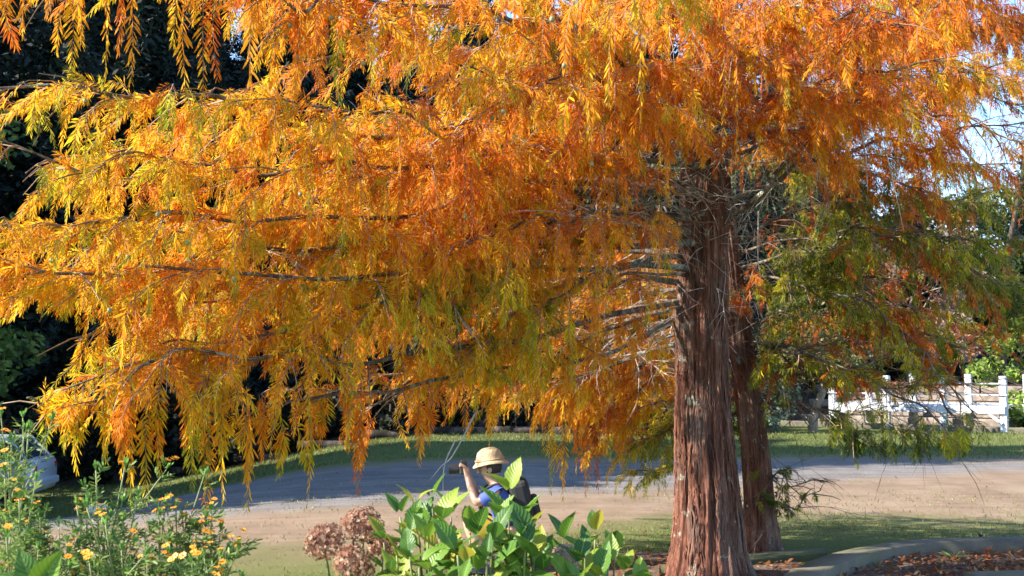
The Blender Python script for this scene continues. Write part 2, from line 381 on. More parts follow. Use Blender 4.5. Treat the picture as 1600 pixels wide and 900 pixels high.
def trunk_mesh(name, axis, radii, nz, na, flute, ridge, seed, off, knots=()):
    c = spline(axis, nz); zz = np.linspace(0, 1, nz); r = np.interp(zz, np.linspace(0, 1, len(radii)), radii)
    a = np.arange(na)*2*np.pi/na; A, Zi = np.meshgrid(a, np.arange(nz)); H = c[Zi, 2]
    rr = r[:, None]*np.ones((1, na)); rng = np.random.default_rng(seed)
    hh = H - H[0, 0]
    for k, amp in ((3, 0.5), (5, 0.9), (7, 0.7), (11, 0.45)):
        tw = rng.uniform(-0.25, 0.25); ph = rng.uniform(0, 6.28)
        rr = rr + flute*amp*np.cos(k*A+ph+tw*hh*2+0.5*np.sin(hh*1.3+ph))*(0.25+0.75*np.exp(-hh/0.8))
    rr = rr + flute*5.0*np.exp(-np.maximum(hh, 0)/.16)*np.maximum(0, np.cos(5*A+1.1+.6*np.sin(2*A)))
    def per(fa, fz, sd):
        return vnoise(np.stack([np.cos(A)*fa+7, np.sin(A)*fa+7, H*fz + 0.35*np.sin(3*A+H)], -1), sd)
    n1 = per(4.5, 0.9, seed+1); n2 = per(10, 2.0, seed+2); n3 = per(26, 4.5, seed+3)
    rd = np.minimum(1, np.abs(2*n1-1)*3.2)*0.9 + np.minimum(1, np.abs(2*n2-1)*2.6)*0.7 + (n3-0.5)*1.1
    rr = rr + ridge*(rd-1.35)
    for (ka, kz, ks, kh) in knots:
        da = np.angle(np.exp(1j*(A-ka)))*r[:, None]; rr = rr + kh*np.exp(-(da**2+(H-kz)**2*0.6)/ks**2)
    V = np.stack([c[Zi, 0]+rr*np.cos(A), c[Zi, 1]+rr*np.sin(A), H], -1)
    i = (np.arange(nz-1)*na)[:, None]; j = np.arange(na)[None]; jn = (j+1) % na
    F = np.stack([i+j, i+jn, i+na+jn, i+na+j], -1).reshape(-1, 4)
    return mesh(name, V.reshape(-1, 3)-np.array(off), F, smooth=True)

def P3(*uvY): return np.array([at(*p) for p in uvY])

def feather_tree(root, base, limbs, prm, tone_fn, keep_fn, rng, individual, leaf0, extra=None):
    """limb parts, side branches and twigs (stuff), foliage sprays: the largest as parts, the rest one part"""
    LB = []
    for k, (ctrl, r0, r1, st, sc) in enumerate(limbs):
        pts = spline(ctrl, 10*len(ctrl)); m = len(pts)
        wv = np.stack([vnoise(np.stack([np.full(m, k*3.1+a), np.arange(m)*0.16, np.zeros(m)], -1), 5)-0.5 for a in range(3)], -1)
        pts = pts + wv*0.20*np.minimum(1, np.arange(m)/14)[:, None]
        rad = .76*r0+(r1-.76*r0)*np.linspace(0, 1, m)**0.5
        rad = rad*(1+0.18*(vnoise(np.stack([np.arange(m)*0.6, np.full(m, k*1.7), np.zeros(m)], -1), 8)-0.5))
        V, Q, T = tube(pts, rad, 9)
        link('limb', MB().add(V, Q, T).mesh('limb', True, base), M['limb'], root)
        LB.append((pts, st, sc))
    sides, S, D, L, DR = grow(LB, rng, *prm)
    P = spray_paths(S, D, L, DR)
    k = keep_fn(P, rng); P = P[k]; L = L[k]
    uo, vo = project(P[:, 4]); outf = (uo < -90) | (uo > 1690) | (vo < -90); kk_ = ~(outf & (rng.random(len(P)) < .6)); P = P[kk_]; L = L[kk_]
    if extra is not None: P = np.concatenate([P, extra]); L = np.concatenate([L, np.linalg.norm(extra[:, -1]-extra[:, 0], axis=1)])
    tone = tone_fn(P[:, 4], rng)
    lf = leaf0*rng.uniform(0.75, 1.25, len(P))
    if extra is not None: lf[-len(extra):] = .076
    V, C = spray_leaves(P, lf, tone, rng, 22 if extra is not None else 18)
    # twigs
    sp = np.array(sides)[:, ::2]; sr = np.linspace(1, 0.35, sp.shape[1])[None]*rng.uniform(0.004, 0.008, (len(sp), 1))
    TV, TF = tubes3(P[:, ::4], np.linspace(0.0022, 0.0009, 3)[None]*np.ones((len(P), 1)))
    SV, SF = tubes3(sp, sr)
    tw = MB().add(SV, SF).add(TV, TF)
    link('twigs', tw.mesh('twigs', False, base), M['twig'], root)['kind'] = 'stuff'
    # which sprays show largest: near and inside the frame
    u, v = project(P[:, 4]); dist = np.linalg.norm(P[:, 4]-np.array((0, 0, CAM_H)), axis=1)
    inside = (u > -20) & (u < 1620) & (v > -60) & (v < 900)
    score = L/dist*inside
    order = np.argsort(-score)[:individual]
    for q in order:
        o_ = P[q, 0]
        link('foliage_spray', leaf_mesh('foliage_spray', V[q], C[q], o_), M['leaf'], root, o_-base)
    rest = np.ones(len(P), bool); rest[order] = False
    link('foliage', leaf_mesh('foliage', V[rest], C[rest], base, dist[rest] > 4.9), M['leaf'], root)['kind'] = 'stuff'
    return LB, P

def dead_twigs(root, base, starts, rng, n, ln, name='dead_twigs', outdir=None, m_='deadtwig'):
    K = 5; i = rng.integers(0, len(starts), n); S = starts[i]
    D = unit(rng.normal(0, 1, (n, 3))*np.array((1, 1, 0.55)))
    if outdir is not None: D = unit(D+outdir)
    P = np.zeros((n, K, 3)); P[:, 0] = S; l = ln*rng.uniform(0.35, 1.3, n)
    bend = unit(rng.normal(0, 1, (n, 3)))*0.5 + DOWN*rng.uniform(-0.1, 0.9, (n, 1))
    for k in range(1, K): P[:, k] = P[:, k-1]+unit(D+bend*(k/(K-1))+rng.normal(0, 0.14, (n, 3)))*(l/(K-1))[:, None]
    # forks
    j = rng.integers(0, n, n*2); kk = rng.integers(2, K-1, n*2); P2 = np.zeros((n*2, K, 3)); P2[:, 0] = P[j, kk]
    D2 = unit(unit(P[j, kk+1]-P[j, kk-1])+rng.normal(0, 0.5, (n*2, 3)))
    for k in range(1, K): P2[:, k] = P2[:, k-1]+unit(D2+DOWN*0.4*k/K+rng.normal(0, 0.1, (n*2, 3)))*(l[j]*0.5/(K-1))[:, None]
    r = np.linspace(1, 0.3, K)[None]
    V1, F1 = tubes3(P, r*rng.uniform(0.0022, 0.0048, (n, 1))); V2, F2 = tubes3(P2, r*rng.uniform(0.0014, 0.0026, (n*2, 1)))
    link(name, MB().add(V1, F1).add(V2, F2).mesh(name, False, base), M[m_], root)['kind'] = 'stuff'

# ---- the orange tree
MB0 = np.array((1.50, 7.80, 0.0))
tree = thing('cypress_tree', MB0, 'big orange and yellow feathery tree with thick furrowed red-brown trunk beside the kerbed bed', 'tree')
ax = [at(1107, 915, 7.8), at(1106, 800, 7.8), at(1101, 700, 7.8), at(1097, 600, 7.8), at(1096, 500, 7.8), at(1098, 400, 7.8), at(1098, 250, 7.8), at(1104, 100, 7.8), at(1106, -150, 7.8), at(1108, -500, 7.8), at(1110, -1100, 7.8), at(1110, -1900, 7.8)]
ax[0][2] = -0.05
zs = np.array([p[2] for p in ax]); 
def trunk_parts():
    n = 420; c = spline(ax, n)
    wid = np.interp(c[:, 2], [-0.05, 0.05, 0.25, 0.5, 0.75, 1.0, 1.5, 2.2, 2.9, 3.6, 5, 8, 11, 15], [0.375, 0.35, 0.295, 0.27, 0.25, 0.235, 0.213, 0.198, 0.182, 0.16, 0.13, 0.09, 0.05, 0.01])
    low = c[:, 2] < 4.6
    cl = spline(c[low][::6], 380); wl = np.interp(cl[:, 2], c[:, 2], wid)
    wl = wl*.92
    me = trunk_mesh('trunk', cl, wl, 380, 240, 0.010, 0.023, 21, MB0, [(R(185), 1.98, 0.09, 0.05), (R(248), 1.86, 0.12, 0.045), (R(300), 2.45, 0.08, 0.025), (R(200), 2.65, 0.10, 0.03), (R(340), 2.7, 0.07, 0.03)])
    link('trunk', me, M['bark'], tree)
    V, Q, T = tube(c[~low][::4], wid[~low][::4], 16); link('upper_trunk', MB().add(V, Q, T).mesh('upper_trunk', True, MB0), M['bark'], tree)
trunk_parts()
def bark_strips(root, base, axis, radii, n, zr, rr, seed):
    # loose fibrous strips lying along the trunk, ends lifting
    r = np.random.default_rng(seed); K = 9; s = np.linspace(0, 1, K)
    z0 = r.uniform(zr[0], zr[1], n)**1.0; L = r.uniform(.08, .45, n); a0 = r.uniform(0, 2*np.pi, n); W = r.uniform(.003, .010, n)
    Z = z0[:, None]+L[:, None]*s; A = a0[:, None]+r.normal(0, .05, (n, 1))*s+.03*np.sin(s*9+a0[:, None]*7)
    lift = r.uniform(.0, .012, (n, 1))*(np.abs(2*s-1)**4)+r.uniform(-.004, .007, (n, 1))
    R_ = np.interp(Z, axis[:, 2], radii)*rr+lift; cx = np.interp(Z, axis[:, 2], axis[:, 0]); cy = np.interp(Z, axis[:, 2], axis[:, 1])
    w_ = W[:, None]*np.sin(np.pi*np.clip(s*.92+.04, 0, 1))**.5/R_
    rows = []
    for q, dz in ((-1, 0), (0, .004), (1, 0)): rows.append(np.stack([cx+(R_+dz)*np.cos(A+q*w_), cy+(R_+dz)*np.sin(A+q*w_), Z], -1))
    V = np.stack(rows, 2).reshape(n, -1, 3); b = (np.arange(n)*K*3)[:, None, None]; i = (np.arange(K-1)*3)[None, :, None]; j = np.arange(2)[None, None]
    F = np.stack([b+i+j, b+i+j+1, b+i+3+j+1, b+i+3+j], -1).reshape(-1, 4)
    link('bark_strips', mesh('bark_strips', V.reshape(-1, 3)-np.array(base), F), M['bark'], root)['kind'] = 'stuff'
_c = spline(ax, 300); _w = .92*np.interp(_c[:, 2], [-0.05, 0.05, 0.25, 0.5, 0.75, 1.0, 1.5, 2.2, 2.9, 3.6, 5, 8, 11, 15], [0.375, 0.35, 0.295, 0.27, 0.25, 0.235, 0.213, 0.198, 0.182, 0.16, 0.13, 0.09, 0.05, 0.01])
bark_strips(tree, MB0, _c, _w, 1500, (0.0, 3.6), 1.0, 5)
rng = np.random.default_rng(7)
LIMBS = [  # control points (u, v, depth), base radius, tip radius, leafy from, scale
 (P3((1085, 340, 7.7), (960, 330, 7.4), (860, 318, 7.1), (700, 335, 6.8), (540, 330, 6.5), (400, 320, 6.2), (230, 365, 5.9), (60, 440, 5.7)), .050, .010, .30, 1.0),
 (P3((1080, 365, 7.7), (1000, 345, 7.4), (880, 320, 7.2), (790, 372, 6.9), (640, 435, 6.6), (450, 447, 6.3), (300, 478, 6.0), (130, 545, 5.8)), .048, .010, .38, 1.0),
 (P3((1070, 440, 7.8), (960, 430, 7.5), (860, 480, 7.2), (760, 540, 6.9), (660, 590, 6.7), (560, 640, 6.6)), .042, .008, .40, .8),
 (P3((1060, 505, 7.8), (960, 528, 7.9), (880, 520, 8.2), (800, 480, 8.6), (690, 480, 9.0), (560, 520, 9.2)), .036, .008, .40, .9),
 (P3((1060, 535, 7.9), (980, 560, 8.2), (880, 590, 8.6), (760, 600, 8.9), (620, 620, 9.0)), .030, .007, .35, .8),
 (P3((1090, 225, 7.7), (960, 235, 7.2), (800, 205, 6.5), (580, 205, 5.8), (400, 175, 5.4), (210, 150, 5.0), (20, 150, 4.8), (-120, 165, 4.7)), .046, .009, .30, .95),
 (P3((1090, 235, 7.8), (950, 230, 7.6), (780, 180, 7.2), (600, 190, 6.8), (420, 210, 6.5), (250, 225, 6.2), (90, 255, 6.0)), .040, .009, .3, 1.0),
 (P3((1098, 130, 7.7), (930, 50, 6.7), (700, -60, 5.7), (420, -70, 5.0), (180, -50, 4.7), (-40, -45, 4.6)), .046, .009, .30, .9),
 (P3((1098, 160, 7.7), (1000, 110, 6.8), (830, 30, 5.8), (660, 0, 5.1), (500, 0, 4.7), (380, 20, 4.5)), .038, .008, .35, .85),
 (P3((1100, 120, 7.6), (1060, 40, 6.6), (1010, -40, 5.5), (960, -70, 4.8), (900, -70, 4.4)), .040, .008, .3, .85),
 (P3((1100, 210, 7.6), (1030, 180, 6.8), (930, 120, 6.0), (850, 110, 5.4), (760, 130, 5.0)), .036, .008, .35, .85),
 (P3((1102, 90, 7.6), (1130, -20, 6.6), (1160, -80, 5.8), (1180, -80, 5.3)), .034, .008, .3, .8),
 (P3((1106, 120, 7.6), (1210, 20, 6.9), (1330, -40, 6.2), (1450, -60, 5.8), (1600, -40, 5.6)), .040, .009, .3, .9),
 (P3((1120, 345, 7.75), (1180, 305, 7.6), (1250, 235, 7.4), (1355, 145, 7.2), (1410, 90, 7.1), (1465, 15, 7.0), (1500, -60, 6.9)), .052, .016, .45, .9),
 (P3((1120, 330, 7.9), (1200, 285, 7.9), (1290, 250, 8.0), (1370, 228, 8.1), (1480, 215, 8.3), (1620, 190, 8.5)), .042, .010, .45, .9),
 (P3((1110, 180, 7.9), (1200, 90, 8.0), (1320, 60, 8.1), (1460, 40, 8.3), (1620, 30, 8.4)), .036, .008, .3, .9),
 (P3((1110, 240, 7.7), (1190, 200, 7.1), (1280, 150, 6.6), (1360, 120, 6.2)), .030, .007, .35, .75),
 (P3((1100, 60, 7.9), (950, -30, 8.2), (760, -60, 8.4), (560, -40, 8.5), (380, 40, 8.6)), .040, .009, .25, 1.1),
 (P3((1095, 280, 7.9), (940, 290, 8.3), (760, 280, 8.6), (560, 290, 8.7), (340, 330, 8.7), (180, 380, 8.6)), .042, .009, .25, 1.1),
 (P3((1090, 400, 7.9), (940, 400, 8.3), (760, 400, 8.6), (560, 420, 8.5), (360, 470, 8.3), (200, 545, 8.1)), .040, .009, .28, 1.05),
 (P3((1075, 420, 7.7), (940, 420, 7.2), (760, 450, 6.6), (560, 490, 6.1), (400, 525, 5.8), (260, 555, 5.6), (110, 585, 5.5)), .040, .009, .42, .95),
 (P3((1090, 300, 7.6), (930, 290, 6.9), (760, 270, 6.2), (560, 275, 5.7), (380, 270, 5.4), (190, 260, 5.2), (40, 210, 5.0)), .040, .009, .38, .9),
 (P3((1092, 260, 7.6), (900, 240, 6.7), (720, 200, 5.9), (560, 170, 5.3), (430, 150, 5.0)), .036, .008, .36, .8),
 (P3((1090, 380, 7.7), (900, 380, 7.0), (660, 390, 6.3), (420, 400, 5.8), (220, 430, 5.5), (20, 430, 5.3), (-60, 440, 5.2)), .040, .009, .42, .9),
 (P3((1098, 150, 7.8), (860, 100, 7.6), (640, 80, 7.3), (440, 110, 7.0), (320, 175, 6.8)), .036, .008, .28, 1.0),
 (P3((1098, 40, 7.8), (980, -60, 7.5), (820, -130, 7.2), (640, -120, 7.0), (480, -60, 6.8)), .036, .008, .25, 1.0),
 (P3((1080, 480, 7.9), (960, 500, 8.3), (820, 560, 8.5), (700, 590, 8.6), (560, 600, 8.6), (420, 610, 8.4)), .03, .007, .3, .85),
]
LIMBS += [
 (P3((1100, 140, 7.6), (1150, 60, 6.8), (1240, 20, 6.2), (1330, 20, 5.8), (1400, 30, 5.6)), .032, .005, .25, .8),
 (P3((1105, 180, 7.7), (1200, 140, 7.2), (1320, 110, 6.9), (1450, 100, 6.7), (1580, 110, 6.6)), .032, .005, .3, .8),
 (P3((1105, 260, 7.8), (1220, 200, 8.2), (1350, 140, 8.5), (1500, 120, 8.8)), .030, .005, .3, .9),
 (P3((1100, 200, 7.6), (1080, 130, 6.9), (1060, 90, 6.3), (1040, 80, 5.9)), .026, .005, .25, .75),
 (P3((1100, 170, 7.6), (1130, 110, 7.0), (1150, 80, 6.5), (1170, 80, 6.1)), .026, .005, .25, .75),
 (P3((1095, 230, 7.6), (1040, 190, 7.1), (990, 160, 6.6), (940, 170, 6.2)), .026, .005, .25, .8),
 (P3((1085, 290, 7.6), (1000, 260, 7.2), (900, 230, 6.6), (820, 220, 6.2)), .026, .005, .3, .8),
 (P3((1070, 450, 8.0), (980, 460, 8.8), (880, 480, 9.4), (780, 500, 9.8)), .026, .005, .2, .9),
 (P3((1060, 520, 8.0), (990, 550, 8.8), (930, 590, 9.2), (870, 640, 9.4)), .024, .005, .2, .85),
 (P3((1060, 560, 8.0), (1010, 590, 8.7), (970, 630, 9.0), (930, 670, 9.1)), .022, .005, .2, .8),
 (P3((1075, 380, 8.0), (980, 380, 8.8), (860, 390, 9.4), (740, 420, 9.8)), .026, .005, .2, 1.),
 (P3((1080, 330, 7.6), (980, 320, 6.9), (880, 330, 6.4), (780, 360, 6.1), (680, 400, 5.9)), .028, .005, .4, .8),
]
LIMBS += [
 (P3((1070, 470, 7.8), (860, 520, 7.0), (620, 545, 6.2), (420, 560, 5.7), (260, 575, 5.4), (110, 600, 5.2), (20, 630, 5.1)), .034, .005, .45, .8),
 (P3((1065, 490, 7.8), (900, 560, 7.2), (720, 590, 6.5), (560, 600, 6.0), (420, 610, 5.7), (320, 620, 5.5)), .030, .005, .5, .7),
 (P3((1075, 400, 7.8), (820, 420, 6.8), (540, 430, 5.9), (300, 430, 5.4), (120, 410, 5.1), (-20, 400, 5.0)), .034, .005, .45, .85),
 (P3((1085, 300, 7.7), (800, 300, 6.8), (500, 330, 5.8), (280, 340, 5.3), (90, 350, 5.0), (-30, 370, 4.9)), .034, .005, .45, .85),
]
LIMBS += [
 (P3((1108, 150, 7.8), (1240, 90, 7.7), (1380, 60, 7.7), (1500, 90, 7.7), (1640, 130, 7.7)), .030, .005, .25, .9),
 (P3((1108, 230, 7.8), (1240, 190, 7.6), (1380, 170, 7.5), (1500, 190, 7.4), (1640, 230, 7.3)), .030, .005, .3, .85),
 (P3((1108, 90, 7.8), (1240, 0, 7.9), (1400, -20, 8.0), (1560, 20, 8.1), (1660, 60, 8.1)), .030, .005, .25, .9),
]
LIMBS += [
 (P3((1070, 430, 7.7), (1000, 420, 7.2), (930, 430, 6.9), (860, 470, 6.7), (800, 520, 6.6)), .020, .004, .25, .7),
 (P3((1065, 480, 7.7), (1000, 490, 7.3), (930, 520, 7.1), (860, 570, 6.9)), .018, .004, .25, .65),
 (P3((1075, 370, 7.7), (1010, 350, 7.1), (950, 350, 6.8), (880, 380, 6.6)), .020, .004, .25, .7),
 (P3((1070, 470, 8.0), (1010, 470, 8.5), (940, 500, 8.7), (880, 540, 8.8)), .018, .004, .15, .8),
 (P3((1075, 410, 8.0), (1010, 400, 8.5), (940, 410, 8.8), (870, 440, 9.0)), .018, .004, .15, .85),
]
LIMBS = [(c_, a_, min(b_, .005), s_*.7, k_) for (c_, a_, b_, s_, k_) in LIMBS]
# crown above the frame: shorter limbs all round, higher up
for k in range(26):
    z = 5.0+k*0.36; a = k*2.39996+0.6; ln = max(0.6, 3.4*(1-(z-4.2)/11.0))
    d = np.array((math.cos(a), math.sin(a), 0)); b = np.array((1.52, 7.8, z))
    LIMBS.append((np.array([b, b+d*ln*0.4+np.array((0, 0, .15)), b+d*ln*0.8+np.array((0, 0, .12)), b+d*ln+np.array((0, 0, -.1))]), .035*(1-(z-5)/14), .007, .25, .9))
BOT = np.array([(-60, 640), (0, 650), (60, 690), (120, 735), (180, 770), (215, 800), (260, 790), (320, 800), (390, 800), (425, 740), (480, 760), (520, 710), (565, 780), (600, 690), (650, 715), (700, 680), (760, 705), (820, 690), (860, 770), (935, 760), (960, 740), (1000, 720), (1045, 700), (1070, 460), (1140, 420), (1180, 380), (1300, 345), (1420, 300), (1500, 320), (1700, 320)], float)
HOLES = [(305, 105, 95, 55, .97), (250, 60, 70, 45, .9), (225, 30, 40, 40, .8), (20, 265, 42, 70, .95), (15, 85, 60, 70, .75), (55, 545, 62, 55, .97), (10, 590, 40, 70, .9), (690, 650, 120, 45, .45), (590, 620, 30, 60, .4), (255, 660, 22, 70, .85), (400, 650, 25, 80, .8), (455, 660, 25, 70, .85), (150, 660, 14, 60, .7), (520, 650, 22, 60, .85), (600, 650, 22, 60, .85), (280, 690, 20, 60, .9), (55, 660, 30, 30, .7), (120, 520, 60, 25, .6), (1420, 140, 40, 30, .4), (1565, 205, 55, 60, .6), (1500, 110, 40, 25, .4), (880, 8, 20, 14, .7), (960, 470, 100, 55, .25), (930, 350, 80, 40, .2), (1100, 400, 40, 60, .7), (1150, 400, 60, 50, .5)]
TASSELS = [(120, 600, 735, 5.2), (205, 560, 795, 5.25), (228, 600, 785, 5.3), (190, 590, 740, 5.2), (320, 600, 800, 5.4), (385, 600, 800, 5.4), (350, 570, 780, 5.5), (300, 590, 770, 5.4), (435, 630, 745, 5.6), (480, 600, 790, 5.7), (560, 590, 775, 5.9), (545, 590, 700, 6.), (290, 580, 725, 5.6), (250, 580, 740, 5.3), (655, 590, 725, 6.), (670, 600, 690, 6.1), (70, 600, 700, 5.2), (100, 610, 700, 5.1), (880, 620, 785, 8.8), (915, 640, 775, 9.0), (935, 620, 770, 9.1), (860, 640, 770, 8.9), (900, 600, 740, 9.0), (765, 610, 705, 8.8), (500, 610, 700, 5.9), (410, 600, 720, 5.5), (165, 580, 720, 5.3),
  (12, -60, 45, 4.6), (35, -60, 52, 4.65), (112, -50, 105, 4.7), (128, -60, 70, 4.7), (165, -50, 120, 4.7), (205, -50, 130, 4.75), (185, -50, 80, 4.8), (290, -30, 145, 4.9), (318, -50, 165, 4.95), (340, -40, 125, 4.9), (270, -50, 70, 4.9), (430, -10, 235, 4.7), (395, 0, 150, 4.7), (460, 0, 140, 4.7), (500, 0, 130, 4.7), (530, 0, 160, 4.8), (1080, -30, 190, 5.6), (1130, -60, 230, 5.7), (1190, -60, 150, 5.5), (1000, -40, 200, 5.2), (950, -60, 160, 4.8), (1150, 0, 280, 6.1), (1160, 90, 300, 6.6), (960, 0, 240, 5.3), (1040, 60, 300, 6.1), (780, 20, 190, 5.2), (700, 20, 200, 5.3), (850, 0, 170, 5.1)]
def tassel_paths():
    r = np.random.default_rng(99); out = []
    for (u, a, b, Y) in TASSELS:
        sw = r.uniform(-.07, .07); sy = r.uniform(-.05, .05)
        for rep_ in range(3 if b > 600 else 1):
            c = [at(u+r.normal(0, 6)*rep_, a+r.uniform(-10, 20)*(rep_+1), Y+sy*(rep_+1)), at(u+sw*60+r.normal(0, 3), (a+b)/2, Y), at(u, b-rep_*r.uniform(10, 60), Y+r.uniform(-.05, .05))]
            out.append(spline(c, 9))
    return np.array(out)
ST_H = np.array((sun_dir.x, sun_dir.y)); ST_L = np.linalg.norm(ST_H)
def keep_main(P, rng):
    ut, vt = project(P[:, -1]); um, vm = project(P[:, 4]); k = np.ones(len(P), bool)
    k &= vt < np.interp(ut, BOT[:, 0], BOT[:, 1]) + rng.normal(0, 10, len(P))
    low = (vt > 700) & (rng.random(len(P)) < 0.25); k &= ~low
    for (cx, cy, rx, ry, pr) in HOLES:
        for (a, b) in ((um, vm), (ut, vt)):
            ins = ((a-cx)/rx)**2+((b-cy)/ry)**2 < 1; k &= ~(ins & (rng.random(len(P)) < pr))
    d = np.linalg.norm(P[:, 4]-np.array((0, 0, CAM_H)), axis=1); k &= d > 3.6
    # open lane that lets the sun reach the lower trunk
    q = P[:, 4]-np.array((1.5, 7.8, 0)); h = q[:, 0]*ST_H[0]/ST_L+q[:, 1]*ST_H[1]/ST_L; w_ = -q[:, 0]*ST_H[1]/ST_L+q[:, 1]*ST_H[0]/ST_L; zt = q[:, 2]-h*math.tan(SUN_EL)
    k &= ~((h > 0.1) & (np.abs(w_) < .42) & (zt > -.1) & (zt < 2.3) & (rng.random(len(P)) < .62))
    k &= ~((P[:, 0, 2] > 4.9) & (rng.random(len(P)) < .62))
    k &= ~((P[:, 0, 1] > 8.6) & (P[:, 0, 0] < .3) & (P[:, 0, 2] > 2.2) & (rng.random(len(P)) < .35))
    gx_ = P[:, 4, 0]-sun_dir.x/sun_dir.z*P[:, 4, 2]; gy_ = P[:, 4, 1]-sun_dir.y/sun_dir.z*P[:, 4, 2]
    k &= ~((gx_ > 2.4) & (gx_ < 7.5) & (gy_ > 9.7) & (gy_ < 12.5) & (P[:, 4, 1] > 8.3) & (rng.random(len(P)) < .6))
    # bare inner crown: few live sprays close to the trunk below 3 m
    r = np.hypot(P[:, 0, 0]-1.5, P[:, 0, 1]-7.8); k &= ~((r < 0.8) & (P[:, 0, 2] < 2.9) & (P[:, 0, 1] < 8.1) & (rng.random(len(P)) < .45))
    return k
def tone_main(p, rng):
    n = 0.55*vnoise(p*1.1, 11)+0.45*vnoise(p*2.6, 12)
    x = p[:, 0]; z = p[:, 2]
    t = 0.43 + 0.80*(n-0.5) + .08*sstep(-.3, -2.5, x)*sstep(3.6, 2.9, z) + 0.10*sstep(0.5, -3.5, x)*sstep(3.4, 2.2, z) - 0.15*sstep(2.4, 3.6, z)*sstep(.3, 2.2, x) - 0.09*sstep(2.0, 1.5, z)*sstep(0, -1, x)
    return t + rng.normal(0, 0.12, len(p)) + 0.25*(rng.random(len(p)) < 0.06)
PRM = (0.098, 0.70, 0.066, 0.30)
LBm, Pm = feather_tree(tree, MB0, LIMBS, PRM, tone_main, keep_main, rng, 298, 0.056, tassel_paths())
inner = np.vstack([p[: int(len(p)*0.55)] for p, s, c in LBm[:39]])
dead_twigs(tree, MB0, inner, rng, 1200, 0.5)
tz = rng.uniform(1.9, 4.0, 60); ta = rng.uniform(0, 6.28, 60)
dead_twigs(tree, MB0, np.stack([1.47+0.18*np.cos(ta), 7.8+0.18*np.sin(ta), tz], -1), rng, 90, 0.55, 'trunk_twigs')
# pale bare switches hanging in front
for c in ([(1358, 160, 7.0), (1375, 200, 6.9), (1390, 260, 6.9), (1412, 360, 6.9)], [(1340, 170, 7.0), (1352, 240, 6.9), (1356, 300, 6.9)], [(1185, 330, 7.3), (1184, 400, 7.3), (1190, 442, 7.3)],
          [(870, 280, 6.8), (890, 330, 6.8), (905, 395, 6.8), (922, 420, 6.8)], [(940, 300, 6.7), (910, 350, 6.7), (880, 400, 6.8), (870, 420, 6.8)], [(838, 365, 6.6), (815, 440, 6.6), (790, 500, 6.6), (735, 560, 6.5), (700, 610, 6.5)],
          [(795, 385, 6.4), (760, 430, 6.4), (720, 480, 6.4), (690, 530, 6.4)], [(745, 640, 6.0), (725, 680, 5.9), (705, 715, 5.8), (690, 728, 5.8), (672, 750, 5.8)], [(710, 690, 5.9), (694, 730, 5.8), (692, 790, 5.8)]):
    p = spline(P3(*c), 18); V, Q, T = tube(p, np.linspace(.0055, .0018, 18), 6); link('bare_switch', MB().add(V, Q, T).mesh('bare_switch', True, MB0), M['deadtwig'], tree)
# small round cones
cm_v = None
bm = bmesh.new(); bmesh.ops.create_icosphere(bm, subdivisions=2, radius=0.011)
for v in bm.verts: v.co *= 1+0.10*math.sin(v.co.x*900)*math.cos(v.co.z*700); v.co.z *= 1.2
cone_me = bpy.data.meshes.new('cone'); bm.to_mesh(cone_me); bm.free(); cone_me.materials.append(plain('green cone', (0.20, 0.20, 0.10), 0.6))
near = np.argsort(np.linalg.norm(Pm[:, 4]-np.array((0, 0, 1.6)), axis=1))[::12][:46]
for q in near: link('cone', cone_me, None, tree, Pm[q, 7]-MB0+np.array((0, -0.01, -0.012)))

# ---- second tree, in the shade behind
SB0 = np.array(on_ground(1190, 862)); Y2 = SB0[1]
tree2 = thing('cypress_tree', SB0, 'thinner dark-trunked tree with olive and rust foliage just behind the big orange tree', 'tree')
ax2 = [at(1190, 872, Y2), at(1186, 780, Y2), at(1178, 690, Y2), at(1166, 600, Y2), at(1153, 500, Y2), at(1138, 390, Y2), at(1122, 250, Y2), at(1112, 50, Y2), at(1105, -300, Y2), at(1105, -700, Y2), at(1105, -1200, Y2)]
c2 = spline(ax2, 300); w2 = np.interp(c2[:, 2], [-.1, 0.1, .4, 1, 2, 4, 8, 12], [.20, .165, .135, .118, .10, .085, .05, .015])
lw = c2[:, 2] < 4.5; cl = spline(c2[lw][::4], 260)
link('trunk', trunk_mesh('trunk', cl, np.interp(cl[:, 2], c2[:, 2], w2), 260, 120, 0.008, 0.011, 44, SB0), M['bark'], tree2)
V, Q, T = tube(c2[~lw][::4], w2[~lw][::4], 12); link('upper_trunk', MB().add(V, Q, T).mesh('upper_trunk', True, SB0), M['bark'], tree2)
